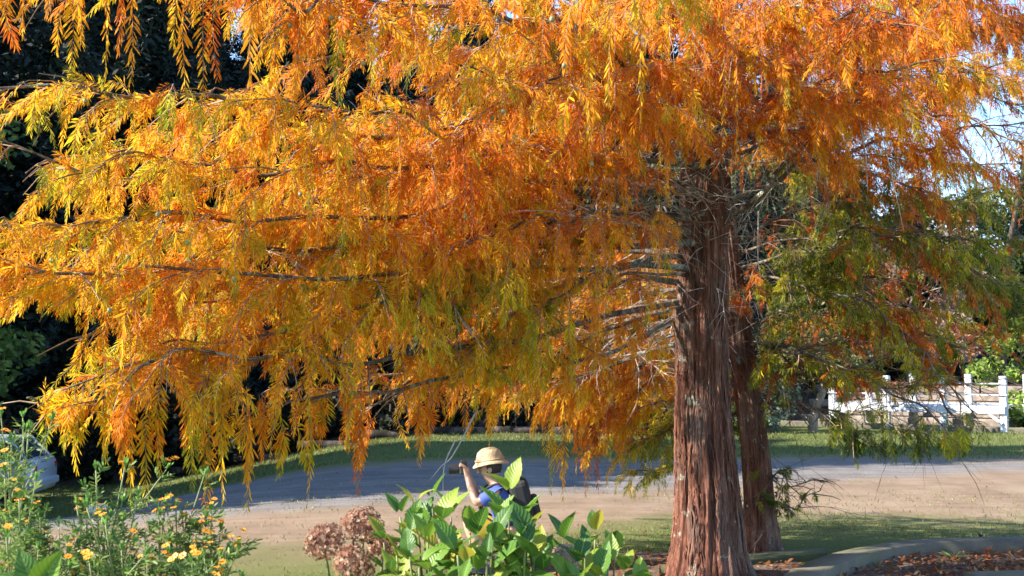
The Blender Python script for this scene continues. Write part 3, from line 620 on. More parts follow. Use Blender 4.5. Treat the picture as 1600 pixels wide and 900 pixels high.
LIMBS2 = [
 (P3((1160, 570, Y2), (1230, 585, 9.0), (1290, 540, 8.9), (1380, 520, 8.8), (1480, 535, 8.7), (1600, 490, 8.6)), .026, .007, .3, .9),
 (P3((1165, 600, Y2), (1230, 590, 9.2), (1330, 580, 9.2), (1420, 610, 9.0), (1500, 655, 8.8), (1530, 690, 8.7)), .024, .006, .3, .8),
 (P3((1158, 520, Y2), (1240, 470, 9.0), (1340, 440, 8.8), (1440, 430, 8.6), (1600, 440, 8.4)), .026, .007, .25, 1),
 (P3((1155, 450, Y2), (1240, 410, 9.2), (1340, 380, 9.4), (1460, 400, 9.6), (1620, 380, 9.8)), .026, .007, .25, 1),
 (P3((1152, 380, Y2), (1240, 330, 9.2), (1350, 310, 9.2), (1470, 310, 9.2), (1620, 300, 9.2)), .026, .007, .25, 1),
 (P3((1152, 420, Y2), (1230, 400, 8.6), (1330, 370, 8.1), (1430, 360, 7.8), (1540, 370, 7.5)), .024, .007, .25, .9),
 (P3((1160, 540, Y2), (1230, 540, 8.7), (1310, 570, 8.3), (1390, 610, 8.0), (1450, 650, 7.8), (1500, 690, 7.7)), .022, .006, .3, .7),
 (P3((1165, 620, Y2), (1230, 630, 9.0), (1290, 650, 8.8), (1350, 680, 8.6)), .018, .005, .3, .6),
 (P3((1178, 700, Y2), (1200, 745, 9.0), (1240, 752, 8.9), (1300, 745, 8.8)), .012, .004, .25, .42),
 (P3((1180, 750, Y2), (1205, 790, 8.9), (1240, 780, 8.8), (1275, 765, 8.8)), .010, .004, .3, .40),
 (P3((1155, 480, Y2), (1060, 500, 9.6), (960, 540, 10.0), (860, 580, 10.2), (760, 600, 10.4)), .022, .006, .2, .85),
 (P3((1160, 560, Y2), (1070, 580, 9.6), (980, 610, 9.9), (900, 640, 10.0)), .02, .006, .2, .8),
 (P3((1165, 620, Y2), (1080, 630, 9.5), (1010, 660, 9.7), (960, 680, 9.8)), .018, .005, .2, .75),
 (P3((1155, 420, Y2), (1050, 420, 9.8), (930, 450, 10.3), (820, 490, 10.7)), .022, .006, .2, .9),
 (P3((1160, 590, Y2), (1100, 600, 9.3), (1040, 620, 9.2), (1000, 650, 9.2)), .018, .005, .2, .7),
 (P3((1150, 250, Y2), (1260, 190, 9.6), (1400, 160, 10), (1560, 130, 10.4)), .024, .006, .25, .9),
 (P3((1150, 260, Y2), (1230, 250, 8.9), (1340, 270, 8.6), (1450, 290, 8.4)), .024, .006, .25, .9),
 (P3((1156, 500, Y2), (1250, 500, 9.6), (1370, 480, 10), (1500, 500, 10.3), (1620, 540, 10.5)), .024, .006, .25, .9),
]
LIMBS2 += [
 (P3((1172, 640, Y2), (1090, 655, 9.3), (1030, 680, 9.2), (985, 715, 9.1)), .014, .004, .2, .6),
 (P3((1175, 670, Y2), (1100, 680, 9.5), (1040, 710, 9.6), (1000, 745, 9.6)), .014, .004, .2, .55),
 (P3((1150, 470, Y2), (1200, 430, 8.8), (1250, 400, 8.5), (1300, 390, 8.3)), .018, .004, .2, .7),
 (P3((1158, 560, Y2), (1200, 540, 8.9), (1250, 550, 8.7), (1300, 590, 8.5)), .016, .004, .2, .6),
 (P3((1150, 220, Y2), (1280, 150, 9.2), (1420, 110, 9.4), (1560, 150, 9.6), (1660, 190, 9.7)), .022, .005, .25, .9),
 (P3((1150, 180, Y2), (1280, 80, 9.4), (1440, 40, 9.8), (1620, 60, 10.2)), .022, .005, .25, .9),
 (P3((1154, 430, Y2), (1250, 440, 8.6), (1340, 480, 8.2), (1420, 540, 7.9), (1480, 600, 7.7), (1530, 650, 7.6)), .020, .004, .25, .75),
 (P3((1158, 480, Y2), (1210, 440, 9.0), (1280, 420, 8.9), (1360, 460, 8.8), (1430, 500, 8.7)), .02, .005, .2, .85),
 (P3((1165, 590, Y2), (1220, 560, 9.4), (1300, 500, 9.8), (1400, 450, 10.2)), .02, .005, .2, .85),
 (P3((1150, 340, Y2), (1220, 360, 9.4), (1290, 380, 9.8), (1380, 410, 10.2)), .02, .005, .2, .9),
 (P3((1158, 520, Y2), (1240, 560, 9.6), (1340, 590, 9.9), (1460, 590, 10.2), (1560, 600, 10.4)), .02, .005, .2, .8),
 (P3((1160, 540, Y2), (1230, 600, 8.9), (1290, 630, 8.7), (1340, 640, 8.5), (1400, 670, 8.4), (1440, 700, 8.3)), .018, .004, .3, .6),
 (P3((1152, 400, Y2), (1260, 360, 8.7), (1400, 340, 8.3), (1560, 420, 8.0), (1640, 470, 7.9)), .022, .005, .25, .85),
 (P3((1152, 300, Y2), (1260, 260, 9.4), (1400, 250, 9.8), (1600, 260, 10.2)), .022, .005, .25, .9),
]
LIMBS2 = [(a_, b_, c_, d_*.45, e_) for (a_, b_, c_, d_, e_) in LIMBS2]
for k in range(16):
    z = 4.6+k*0.42; a = k*2.39996+0.2; ln = max(0.5, 2.4*(1-(z-4.2)/9.0)); d = np.array((math.cos(a), math.sin(a), 0)); b = np.array((c2[150][0], Y2, z))
    LIMBS2.append((np.array([b, b+d*ln*0.4+np.array((0, 0, .1)), b+d*ln*0.8, b+d*ln+np.array((0, 0, -.15))]), .02, .006, .25, .8))
BOT2 = np.array([(700, 660), (800, 690), (900, 730), (950, 800), (1040, 810), (1060, 700), (1150, 700), (1185, 800), (1240, 800), (1320, 770), (1330, 720), (1380, 735), (1460, 725), (1540, 700), (1600, 600), (1700, 600)], float)
HOLES2 = [(1565, 205, 60, 70, .55), (1420, 140, 40, 30, .4), (1400, 455, 70, 40, .55), (1280, 560, 60, 40, .5), (1540, 570, 50, 35, .6), (1590, 600, 30, 60, .8), (1240, 640, 40, 45, .6), (1270, 640, 30, 40, .8), (1510, 640, 90, 36, .8), (1380, 640, 60, 34, .6), (1200, 380, 50, 60, .5), (1230, 700, 60, 30, .9), (1420, 755, 200, 25, .9)]
def keep2(P, rng):
    ut, vt = project(P[:, -1]); um, vm = project(P[:, 4]); k = vt < np.interp(ut, BOT2[:, 0], BOT2[:, 1]) + rng.normal(0, 8, len(P))
    for (cx, cy, rx, ry, pr) in HOLES2:
        for (a, b) in ((um, vm), (ut, vt)):
            ins = ((a-cx)/rx)**2+((b-cy)/ry)**2 < 1; k &= ~(ins & (rng.random(len(P)) < pr))
    return k
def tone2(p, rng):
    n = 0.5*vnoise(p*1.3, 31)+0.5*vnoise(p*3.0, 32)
    left = sstep(2.2, 1.0, p[:, 0])  # right side olive and rust, painted darker for the big tree's shade
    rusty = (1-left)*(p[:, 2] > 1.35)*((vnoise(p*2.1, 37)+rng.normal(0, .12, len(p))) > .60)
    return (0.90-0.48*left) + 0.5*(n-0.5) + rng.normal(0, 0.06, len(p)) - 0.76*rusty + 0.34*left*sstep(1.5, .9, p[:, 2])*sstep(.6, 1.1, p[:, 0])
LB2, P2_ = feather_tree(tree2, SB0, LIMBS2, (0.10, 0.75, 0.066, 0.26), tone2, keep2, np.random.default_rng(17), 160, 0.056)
inner2 = np.vstack([p[: int(len(p)*0.8)] for p, s, c in LB2[:32]])
dead_twigs(tree2, SB0, inner2, rng, 800, 0.6, m_='darktwig')

# ------------------------------------------------------------------ beds, kerbs, slab
def concrete(name, col):
    m, N, L, bs = mat(name); tc = N.new('ShaderNodeTexCoord'); P = tc.outputs['Object']
    f = noise(N, L, P, 5, 6, 0.65); g = noise(N, L, P, 90, 3, 0.7); h = noise(N, L, P, 2.2, 4)
    c = ramp(N, L, f, [(0.3, tuple(v*0.55 for v in col)), (0.7, col)])
    c = mixc(N, L, 0.5, c, ramp(N, L, g, [(0.3, (0.55, 0.55, 0.55)), (0.7, (1, 1, 1))]), 'MULTIPLY')
    c = mixc(N, L, ramp(N, L, h, [(0.5, (0, 0, 0)), (0.7, (0.75, 0.75, 0.75))]), c, (0.10, 0.115, 0.03))
    L.new(c, bs.inputs['Base Color']); bs.inputs['Roughness'].default_value = 0.9
    bump(N, L, g, bs, 0.5, 0.008); return m
M['concrete'] = concrete('weathered concrete', (0.16, 0.135, 0.10))
M['mossy'] = concrete('mossy concrete', (0.09, 0.10, 0.035))
def kerb(name, outer, inner, ztop, zbot, m_, label):
    a = spline(outer, 60); b = spline(inner, 60)
    a[:, 2] = ztop; b[:, 2] = ztop
    e = 0.012; d = unit(b-a)
    rows = [np.c_[a[:, :2], np.full(60, zbot)], np.c_[a[:, :2], np.full(60, ztop-e)], a+d*e, b-d*e, np.c_[b[:, :2], np.full(60, ztop-e)], np.c_[b[:, :2], np.full(60, zbot)]]
    V = np.stack(rows, 1); V = V + (vnoise(V*9, 4)-0.5)[..., None]*0.008; k = 6; i = (np.arange(59)*k)[:, None]; j = np.arange(k-1)[None]
    F = np.stack([i+j, i+j+1, i+k+j+1, i+k+j], -1).reshape(-1, 4); V = V.reshape(-1, 3)
    q1 = np.array([[0, 1, 2, 3], [0, 3, 4, 5]]); q2 = q1[:, ::-1]+59*k
    o = link(name, mesh(name, V, [np.vstack([F, q1, q2])], smooth=False), m_); tag(o, label, kind='structure'); return o
KZ = 0.14
G = lambda u, v, z=KZ: on_ground(u, v, z)
kerb('kerb', [G(1180, 928), G(1235, 890), G(1292, 866), G(1350, 853), G(1420, 843.5), G(1510, 839), G(1640, 837)],
     [G(1225, 935), G(1285, 896), G(1335, 872), G(1385, 858), G(1450, 848.5), G(1530, 845), G(1660, 843)], KZ, -0.12, M['concrete'], 'curved concrete kerb round the leaf strewn bed')
kerb('edging', [G(1030, 883, .06), G(1120, 869, .06), G(1200, 861.5, .06), G(1293, 854, .06)], [G(1030, 896, .06), G(1120, 880, .06), G(1200, 871, .06), G(1293, 862, .06)], 0.06, -0.1, M['mossy'], 'mossy low edging behind the tree trunks')
def soil_mat():
    m, N, L, bs = mat('bed soil'); tc = N.new('ShaderNodeTexCoord'); P = tc.outputs['Object']
    f = noise(N, L, P, 14, 6, 0.7); g = noise(N, L, P, 2, 3)
    c = ramp(N, L, f, [(0.3, (0.05, 0.03, 0.02)), (0.55, (0.12, 0.075, 0.05)), (0.75, (0.22, 0.15, 0.10))])
    L.new(c, bs.inputs['Base Color']); bs.inputs['Roughness'].default_value = 0.95; bump(N, L, f, bs, 0.8, 0.03); return m
M['soil'] = soil_mat()
# right bed: soil fan inside the kerb
inn = spline([G(1222, 936, .012), G(1283, 897, .012), G(1333, 873, .012), G(1383, 859, .012), G(1448, 849.5, .012), G(1528, 846, .012), G(1658, 844, .012)], 40)
cen = np.array((4.2, 6.4, .012)); rows = []
for t in np.linspace(0, 1, 16): rows.append(inn*(1-t)+cen*t)
V = np.stack(rows, 1); V[..., 2] = 0.012 + (vnoise(V*3, 6)-0.3)*0.05*np.minimum(1, np.arange(16)/2)[None]
i = (np.arange(39)*16)[:, None]; j = np.arange(15)[None]; F = np.stack([i+j, i+j+1, i+16+j+1, i+16+j], -1).reshape(-1, 4)
o = link('bed_soil', mesh('bed_soil', V, F, smooth=True), M['soil']); tag(o, 'bare soil of the kerbed bed', kind='structure')
# soil round the trunks
bx = np.linspace(0.2, 2.35, 24); by = np.linspace(6.6, 9.0, 24); BX, BY = np.meshgrid(bx, by)
BZ = 0.004+0.035*np.exp(-((BX-1.5)**2+(BY-7.8)**2)/0.35)+0.012*vnoise(np.stack([BX*5, BY*5, BX*0], -1), 2)*1.0
BX = BX + 0.0; idx = np.arange(576).reshape(24, 24); F = np.stack([idx[:-1, :-1], idx[:-1, 1:], idx[1:, 1:], idx[1:, :-1]], -1).reshape(-1, 4)
o = link('trunk_bed_soil', mesh('trunk_bed_soil', np.stack([BX, BY, BZ], -1), F, smooth=True), M['soil']); tag(o, 'soil round the foot of the trunks', kind='structure')
# slab in the corner
sl_ = box_mesh('slab', 1.3, 0.8, 0.12, 0.02, 2); c = G(1620, 905, .10); o = link('paving_slab', sl_, M['concrete'], None, (c[0]+0.25, c[1]-0.12, 0.06)); o.rotation_euler = (0, 0, R(8))
tag(o, 'concrete step slab lying in the leaf strewn bed', 'slab')

# fallen leaves (stuff)
def scatter_leaves(name, pts, size, cols, seed, label):
    r = np.random.default_rng(seed); n = len(pts); a = r.uniform(0, 6.28, n); t = r.normal(0, 0.35, (n, 2)); l = size*r.uniform(0.5, 1.4, n)
    d = unit(np.stack([np.cos(a), np.sin(a), t[:, 0]], -1)); s = unit(np.stack([-np.sin(a), np.cos(a), t[:, 1]], -1))*(l*r.uniform(0.12, 0.35, n))[:, None]; d = d*l[:, None]
    up = np.array((0, 0, 1))*l[:, None]*0.15
    V = np.stack([pts, pts+d*.4+s+up, pts+d*.4-s+up*.4, pts+d+up*1.2], 1); b = (np.arange(n)*4)[:, None, None]
    C = np.array(cols)[r.integers(0, len(cols), n)]*r.uniform(.6, 1.2, (n, 1)); C = np.repeat(C[:, None], 4, 1)
    o = link(name, mesh(name, V, (b+np.array([[0, 1, 2], [1, 3, 2]])).reshape(-1, 3), C.reshape(-1, 3)), M['leaf']); tag(o, label, 'leaves', kind='stuff'); return o
r = np.random.default_rng(3)
t = r.random(5200)**0.8*0.9; k = r.integers(0, 39, 5200); f = r.random((5200, 1)); pp = (inn[k]*(1-f)+inn[k+1]*f)*(1-t[:, None])+cen*t[:, None]; pp[:, 2] = 0.035+r.random(5200)*0.03
scatter_leaves('fallen_leaves', pp, 0.055, [(0.30, 0.12, 0.05), (0.42, 0.17, 0.06), (0.18, 0.10, 0.06), (0.48, 0.28, 0.14), (0.36, 0.09, 0.03)], 4, 'brown fallen leaves littering the kerbed bed')
pp = np.stack([r.uniform(0.3, 2.3, 1400), r.uniform(6.7, 8.9, 1400), np.full(1400, .03)], -1); scatter_leaves('fallen_leaves', pp, 0.05, [(0.40, 0.15, 0.04), (0.25, 0.10, 0.04), (0.45, 0.25, 0.1)], 5, 'orange needle litter round the foot of the trunks')
pp = np.stack([r.uniform(-6, 8, 500), r.uniform(9.3, 20, 500), np.zeros(500)], -1); pp[:, 2] = zg(pp[:, 0], pp[:, 1])+.012
scatter_leaves('fallen_leaves', pp, 0.04, [(0.42, 0.24, 0.12), (0.36, 0.2, 0.1), (0.3, 0.2, 0.1)], 6, 'scattered dry leaves lying over the open lawn and sand')

pp = np.stack([r.uniform(-2.5, 7, 3000), r.uniform(8.6, 14, 3000), np.full(3000, .012)], -1)
pp = pp[(r.random(3000) < np.exp(-np.hypot(pp[:, 0]-2, pp[:, 1]-8.5)/2.5)) & ~((pp[:, 0] > 2.2) & (pp[:, 1] < 9.9))]
scatter_leaves('fallen_leaves', pp, 0.03, [(0.40, 0.19, 0.07), (0.34, 0.15, 0.05), (0.42, 0.25, 0.1)], 16, 'fine orange needle litter on the lawn behind the two trunks')
# grass (stuff)
def grass(name, n, xr, yr, dens, h, seed, label, cols=((0.10, 0.16, 0.025), (0.15, 0.20, 0.04), (0.20, 0.21, 0.06), (0.24, 0.20, 0.09))):
    r = np.random.default_rng(seed); x = r.uniform(*xr, n); y = r.uniform(*yr, n)
    k = (np.abs(x) < 0.62*y+0.5) & (r.random(n) < dens(x, y, r)); x, y = x[k], y[k]; m = len(x)
    p = np.stack([x, y, zg(x, y)-0.005], -1); a = r.uniform(0, 6.28, m); hh = h*r.uniform(.4, 1.5, m)
    s = np.stack([np.cos(a), np.sin(a), a*0], -1)*(0.0035+0.00022*y)[:, None]; ln = np.stack([r.normal(0, .5, m), r.normal(0, .5, m), np.ones(m)], -1)*hh[:, None]
    V = np.stack([p-s, p+s, p+ln], 1); C = np.array(cols)[r.integers(0, len(cols), m)]*r.uniform(.7, 1.2, (m, 1))
    o = link(name, mesh(name, V, np.arange(m*3).reshape(-1, 3), np.repeat(C[:, None], 3, 1).reshape(-1, 3)), M['bgleaf']); tag(o, label, 'grass', kind='stuff')
def bedfree(x, y): return ~((x > 0.15) & (y < 9.0) & (x < 3.1)) & ~((x > 1.9) & (y < 9.75))
grass('grass', 150000, (-6, 9), (5.5, 13.5), lambda x, y, r: bedfree(x, y)*(1-sstep(8.6, 12.0, y+2.4*sstep(1, -1.5, x)+3*(vnoise(np.stack([x*.9, y*1.2, x*0], -1), 5)-.5))*0.93)*(0.25+vnoise(np.stack([x*3, y*4, x*0], -1), 6)), 0.026, 8, 'short patchy lawn grass thinning into sand')
grass('grass', 45000, (-12, 14), (18.3, 25.5), lambda x, y, r: 0.3+vnoise(np.stack([x*.7, y*1.5, x*0], -1), 7), 0.06, 9, 'green grass strip in front of the white footbridge', ((0.08, 0.11, 0.025), (0.14, 0.165, 0.04), (0.20, 0.19, 0.065)))
grass('grass', 16000, (-6, 9), (12, 18), lambda x, y, r: (vnoise(np.stack([x*1.2, y*2.2, x*0], -1), 17) > .62)*.7, 0.018, 10, 'sparse dry tufts on the sand', ((0.28, 0.25, 0.12), (0.36, 0.29, 0.16), (0.22, 0.22, 0.08)))
# little grass tufts and a weed in the right bed
for (u, v, n_, h_) in ((1492, 876, 34, .14), (1390, 890, 14, .07), (1322, 886, 12, .05)):
    b = on_ground(u, v, .03); rr_ = np.random.default_rng(u); a = rr_.uniform(0, 6.28, n_); P = np.zeros((n_, 5, 3)); P[:, 0] = b
    dd = np.stack([np.cos(a)*.6, np.sin(a)*.6, np.ones(n_)], -1)
    for q in range(1, 5): P[:, q] = P[:, q-1]+unit(dd*np.array((1+.3*q, 1+.3*q, 1-.22*q)))*h_/4*rr_.uniform(.7, 1.3, (n_, 1))
    V, F = tubes3(P, np.linspace(.003, .0006, 5)[None]*np.ones((n_, 1)))
    o = link('grass_tuft', mesh('grass_tuft', V, F), plain('grass blade', (0.16, 0.25, 0.05), .6)); tag(o, {1492: 'tall green grass tuft among brown leaves by the slab', 1390: 'low grass tuft on bare soil of the bed', 1322: 'tiny green weed tuft close to the inner kerb'}[u], 'grass')

# ------------------------------------------------------------------ background trees
def leaf_cards(centers, size, cols, r, flat=0.0, drop=0.0, asp=.3):
    n = len(centers); d = unit(r.normal(0, 1, (n, 3))*np.array((1, 1, 1-flat))+DOWN*drop); e = unit(np.cross(d, r.normal(0, 1, (n, 3)))); l = (size*r.uniform(.6, 1.3, n))[:, None]
    V = np.stack([centers-d*l*.5, centers+e*l*asp, centers+d*l*.5, centers-e*l*asp], 1); C = np.asarray(cols)
    C = np.repeat(C[:, None], 4, 1); return V.reshape(-1, 3), np.arange(n*4).reshape(-1, 4), C.reshape(-1, 3)
def conifer_meshes(seed, h=12.0, Rb=2.4):
    r = np.random.default_rng(seed); V, Q, T = tube(np.array([(0, 0, -.3), (.05, 0, h*.4), (0, .05, h*.75), (0, 0, h*.98)]), [.2, .14, .07, .015], 8)
    tr = MB().add(V, Q, T)
    cs = []; z = h*.06
    while z < h*.98:
        rad = Rb*(1-z/h)**.75*r.uniform(.75, 1.15)+.1; nb = 7; a0 = r.uniform(0, 6.28)
        for b in range(nb):
            a = a0+b*6.283/nb+r.normal(0, .2); ln = rad*r.uniform(.6, 1.15); m = max(3, int(ln*9)); s = np.linspace(.12, 1, m)
            p = np.stack([np.cos(a)*s*ln, np.sin(a)*s*ln, z+.15*s*ln-.38*(s**2)*ln], -1)
            for q in range(5): cs.append(p+r.normal(0, .12, p.shape)+np.array((0, 0, -.04*q)))
        z += .30*r.uniform(.8, 1.2)
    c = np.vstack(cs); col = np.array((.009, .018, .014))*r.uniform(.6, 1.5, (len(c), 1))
    V, Q, C = leaf_cards(c, .34, col, r, .4, .5, .16)
    return tr.mesh('conifer_trunk', True), mesh('conifer_crown', V, Q, C)
def broad_meshes(seed, h, rad, cols, leaf=.16, nleaf=7000, trunkmat='greybark', z0=.25, clumps=34):
    r = np.random.default_rng(seed); top = np.array((r.normal(0, .3), r.normal(0, .3), h*.72)); tp = spline([(0, 0, -.2), (r.normal(0, .1), r.normal(0, .1), h*.3), top*.8, top], 12)
    mb = MB(); V, Q, T = tube(tp, np.linspace(.028*h*.7, .008*h, 12), 8); mb.add(V, Q, T); cl = []
    for k in range(clumps):
        s = r.uniform(.3, 1); b = np.array([np.interp(s*11, np.arange(12), tp[:, a]) for a in range(3)]); a = r.uniform(0, 6.28); zc = r.uniform(z0, 1)
        rr = rad*math.sqrt(max(.05, 1-((zc-.6)/.5)**2))*r.uniform(.35, 1); e = np.array((math.cos(a)*rr, math.sin(a)*rr, h*zc*.96)); b[2] = min(b[2], e[2]*.9)
        V, Q, T = tube(spline([b, (b+e)/2+np.array((0, 0, .05*h*r.uniform(-.3, 1))), e], 8), np.linspace(.012*h*.5, .004, 8), 5); mb.add(V, Q, T); cl.append(e)
    cl = np.array(cl); j = r.integers(0, len(cl), nleaf); sp = rad*.26*r.uniform(.7, 1.3, len(cl))
    c = cl[j]+unit(r.normal(0, 1, (nleaf, 3)))*(sp[j]*r.random(nleaf)**.45)[:, None]*np.array((1, 1, .7)); c[:, 2] = np.maximum(c[:, 2], .08)
    col = np.array(cols)[r.integers(0, len(cols), nleaf)]*r.uniform(.65, 1.3, (nleaf, 1)); V, Q, C = leaf_cards(c, leaf, col, r, .3)
    return mb.mesh('tree_trunk', True), mesh('tree_crown', V, Q, C)
def bare_meshes(seed, h):
    r = np.random.default_rng(seed); lv = [[], [], [], []]
    def br(p, d, l, lev):
        K = 7; P = [p]
        for k in range(1, K): d = unit(d+r.normal(0, .14, 3)+np.array((0, 0, .05))); P.append(P[-1]+d*l/(K-1))
        P = np.array(P); lv[lev].append(P)
        if lev < 3:
            for q in range((9, 8, 6)[lev]):
                i = r.integers(2 if lev else 2, K-1); a = unit(r.normal(0, 1, 3)); t = unit(P[i+1]-P[i]); s = unit(a-t*np.dot(a, t)); br(P[i]+(P[i+1]-P[i])*r.random(), unit(t*.7+s*r.uniform(.5, 1)), l*r.uniform(.38, .66), lev+1)
    br(np.zeros(3)-np.array((0, 0, .2)), np.array((0, 0, 1.)), h*.75, 0); tr = MB(); cr = MB()
    for L_, r0 in ((0, .10), (1, .045)):
        for P in lv[L_]: V, Q, T = tube(P, np.linspace(r0, r0*.35, 7)*h/8, 6); tr.add(V, Q, T)
    for L_, r0 in ((2, .013), (3, .007)):
        P = np.array(lv[L_]); V, F = tubes3(P, np.linspace(r0, r0*.4, 7)[None]*np.ones((len(P), 1))); cr.add(V, F)
    return tr.mesh('tree_trunk', True), cr.mesh('twig_crown')
def plant_tree(name, meshes, loc, rz, sc, mt, mc, label, cat, group=None, crown='crown'):
    t = thing(name, loc, label, cat, group, rz); t.scale = (sc, sc, sc)
    link('trunk', meshes[0], mt, t); link(crown, meshes[1], mc, t); return t
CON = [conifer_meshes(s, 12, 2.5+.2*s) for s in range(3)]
r = np.random.default_rng(5); spots = []
def try_spot(x, y, gap):
    for (a, b, c_) in spots:
        if (a-x)**2+(b-y)**2 < min(gap, c_)**2: return
    spots.append((x, y, gap))
for (x, y) in [(-12.6, 11.9), (-12.8, 13.7), (-13.2, 15.3), (-13.8, 17.1), (-15.5, 12), (-16, 13.9), (-16.5, 16), (-14.8, 19), (-17, 18.2)]: spots.append((x, y, 3))  # unseen conifers left of the view, set there to shade the track
for _ in range(1500):
    y = r.uniform(25, 62); x = r.uniform(-.66*y-3, .11*y); d = (x+17)*-.855+(y-12)*.518
    if d < 1.0: continue
    try_spot(x, y, 2.6 if d < 8 else 3.6)
print('conifers', len(spots))
for k, (x, y, g_) in enumerate(spots):
    d = (x+17)*-.855+(y-12)*.518; front = d < 6
    z = max(float(hill_h(np.float64(x), np.float64(y)))-.9, float(zg(x, y)))
    lab = 'dark conifer at the foot of the shaded wood behind the orange tree' if front else 'dark conifer on the shaded wooded hillside behind the orange tree'
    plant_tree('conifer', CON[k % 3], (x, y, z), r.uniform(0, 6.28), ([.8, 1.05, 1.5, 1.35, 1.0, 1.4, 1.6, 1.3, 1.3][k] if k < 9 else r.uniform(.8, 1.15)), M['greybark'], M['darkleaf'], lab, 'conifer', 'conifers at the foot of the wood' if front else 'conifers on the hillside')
TC = [(-5, 47), (-1.8, 45.5), (1.2, 47), (4.2, 45), (7.0, 47.5), (9.8, 45.5), (12.6, 47), (-8, 46), (15.2, 50)]
for k, (x, y) in enumerate(TC):
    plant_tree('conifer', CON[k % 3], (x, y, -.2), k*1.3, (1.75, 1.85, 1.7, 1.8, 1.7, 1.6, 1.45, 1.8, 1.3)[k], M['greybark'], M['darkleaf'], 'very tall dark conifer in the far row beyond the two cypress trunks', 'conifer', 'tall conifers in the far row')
# dark shrubs along the wood's edge
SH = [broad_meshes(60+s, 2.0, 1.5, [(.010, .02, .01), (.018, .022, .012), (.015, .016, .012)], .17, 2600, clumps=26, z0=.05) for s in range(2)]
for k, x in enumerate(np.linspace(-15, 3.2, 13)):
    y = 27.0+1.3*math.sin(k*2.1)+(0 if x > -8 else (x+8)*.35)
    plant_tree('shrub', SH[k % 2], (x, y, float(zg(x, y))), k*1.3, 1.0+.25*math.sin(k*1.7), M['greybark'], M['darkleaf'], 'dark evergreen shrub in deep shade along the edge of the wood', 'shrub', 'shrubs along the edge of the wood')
# logs edging the wood
M['logbark'] = bark('dark log bark', (0.012, 0.01, 0.008), (0.03, 0.024, 0.018), (0.05, 0.04, 0.03))  # very dark brown tone for the edging logs
for k in range(7):
    x = -7.6+k*1.55; y = 25.3+.12*math.sin(k*3); V, Q, T = tube(np.array([(-.74, 0, 0), (-.3, .02, .01), (.3, -.01, .0), (.74, 0, 0)]), .11, 10)
    o = link('log', MB().add(V, Q, T).mesh('log', True), M['logbark'], None, (x, y, float(zg(x, y))+.06)); tag(o, 'dark log laid end to end along the edge of the wood', 'log', 'logs edging the wood')
# green trees on the far left
BG = broad_meshes(71, 9, 2.8, [(.10, .17, .035), (.06, .12, .03), (.16, .22, .05)], .15, 12000)
plant_tree('broadleaf_tree', BG, (-10.9, 17.2, float(zg(-10.9, 17.2))), .4, 1.0, M['greybark'], M['bgleaf'], 'sunlit green broadleaf tree standing at the left edge before the dark wood', 'tree')
# right background
RC = [(7.2, 31.5, .62), (10.4, 33.5, .72), (13.8, 34.5, .66), (17.0, 33.8, .60), (9.0, 37, .85), (12.3, 37.5, .78), (5.6, 34.5, .8), (19.5, 38, .8)]
for k, (x, y, sc_) in enumerate(RC):
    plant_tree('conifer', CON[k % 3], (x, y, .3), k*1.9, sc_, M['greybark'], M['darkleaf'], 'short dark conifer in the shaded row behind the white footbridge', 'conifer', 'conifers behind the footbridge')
for k, (x, y, h, rd, cs) in enumerate(((4.6, 33, 9, 3.0, [(.05, .09, .03), (.09, .13, .04)]), (8.2, 37, 9.5, 3.2, [(.07, .12, .04), (.12, .16, .06), (.05, .08, .03)]), (11.2, 41, 9.5, 3.4, [(.05, .09, .04), (.10, .12, .06)]), (14.4, 39, 8.5, 3.2, [(.10, .13, .05), (.2, .17, .1), (.06, .1, .04)]), (18.5, 35, 6.5, 2.8, [(.06, .10, .04), (.12, .17, .05)]), (21.5, 43, 9, 3.6, [(.05, .08, .03), (.09, .12, .05)]))):
    plant_tree('broadleaf_tree', broad_meshes(90+k, h, rd, [tuple(.7*q for q in c_) for c_ in cs], .22, 8000, z0=.12, clumps=46), (x, y, 0), k, 1, M['greybark'], M['bgleaf'], ['dark green tree closing the gap between the two trunks and the wood', 'grey-green tree in the row behind the small crooked tree', 'tall dark green tree directly behind the middle of the footbridge', 'mottled brownish green tree left of the blue pavilion', 'green tree right of the blue pavilion', 'tall dark tree far behind the right end of the footbridge'][k], 'tree')
plant_tree('broadleaf_tree', broad_meshes(72, 7, 2.6, [(.09, .14, .03), (.06, .10, .03), (.14, .17, .045)], .17, 9000), (10.2, 34, 0), 0, 1, M['greybark'], M['bgleaf'], 'green leafy tree behind the white footbridge', 'tree')
plant_tree('broadleaf_tree', broad_meshes(73, 6, 2.4, [(.30, .19, .14), (.24, .17, .10), (.35, .26, .2)], .15, 7000), (12.4, 32, 0), 0, 1, M['palebark'], M['bgleaf'], 'tree with pale pinkish autumn leaves behind the white footbridge', 'tree')
plant_tree('broadleaf_tree', broad_meshes(74, 8, 3.0, [(.07, .12, .03), (.11, .15, .04)], .17, 9000), (6.3, 36, 0), 0, 1, M['greybark'], M['bgleaf'], 'dark green rounded tree seen past the second trunk', 'tree')
plant_tree('broadleaf_tree', broad_meshes(75, 8.5, 3.2, [(.06, .11, .03), (.10, .13, .04), (.16, .15, .05)], .17, 9000), (17.8, 40, 0), 0, 1, M['greybark'], M['bgleaf'], 'olive green tree behind the blue pavilion', 'tree')
plant_tree('bush', broad_meshes(76, 3.0, 1.3, [(.20, .30, .05), (.14, .24, .04), (.28, .34, .07)], .14, 5000, z0=.05), (13.6, 27.0, 0), 0, 1, M['greybark'], M['bgleaf'], 'bright yellow-green bush beside the end of the footbridge', 'bush')
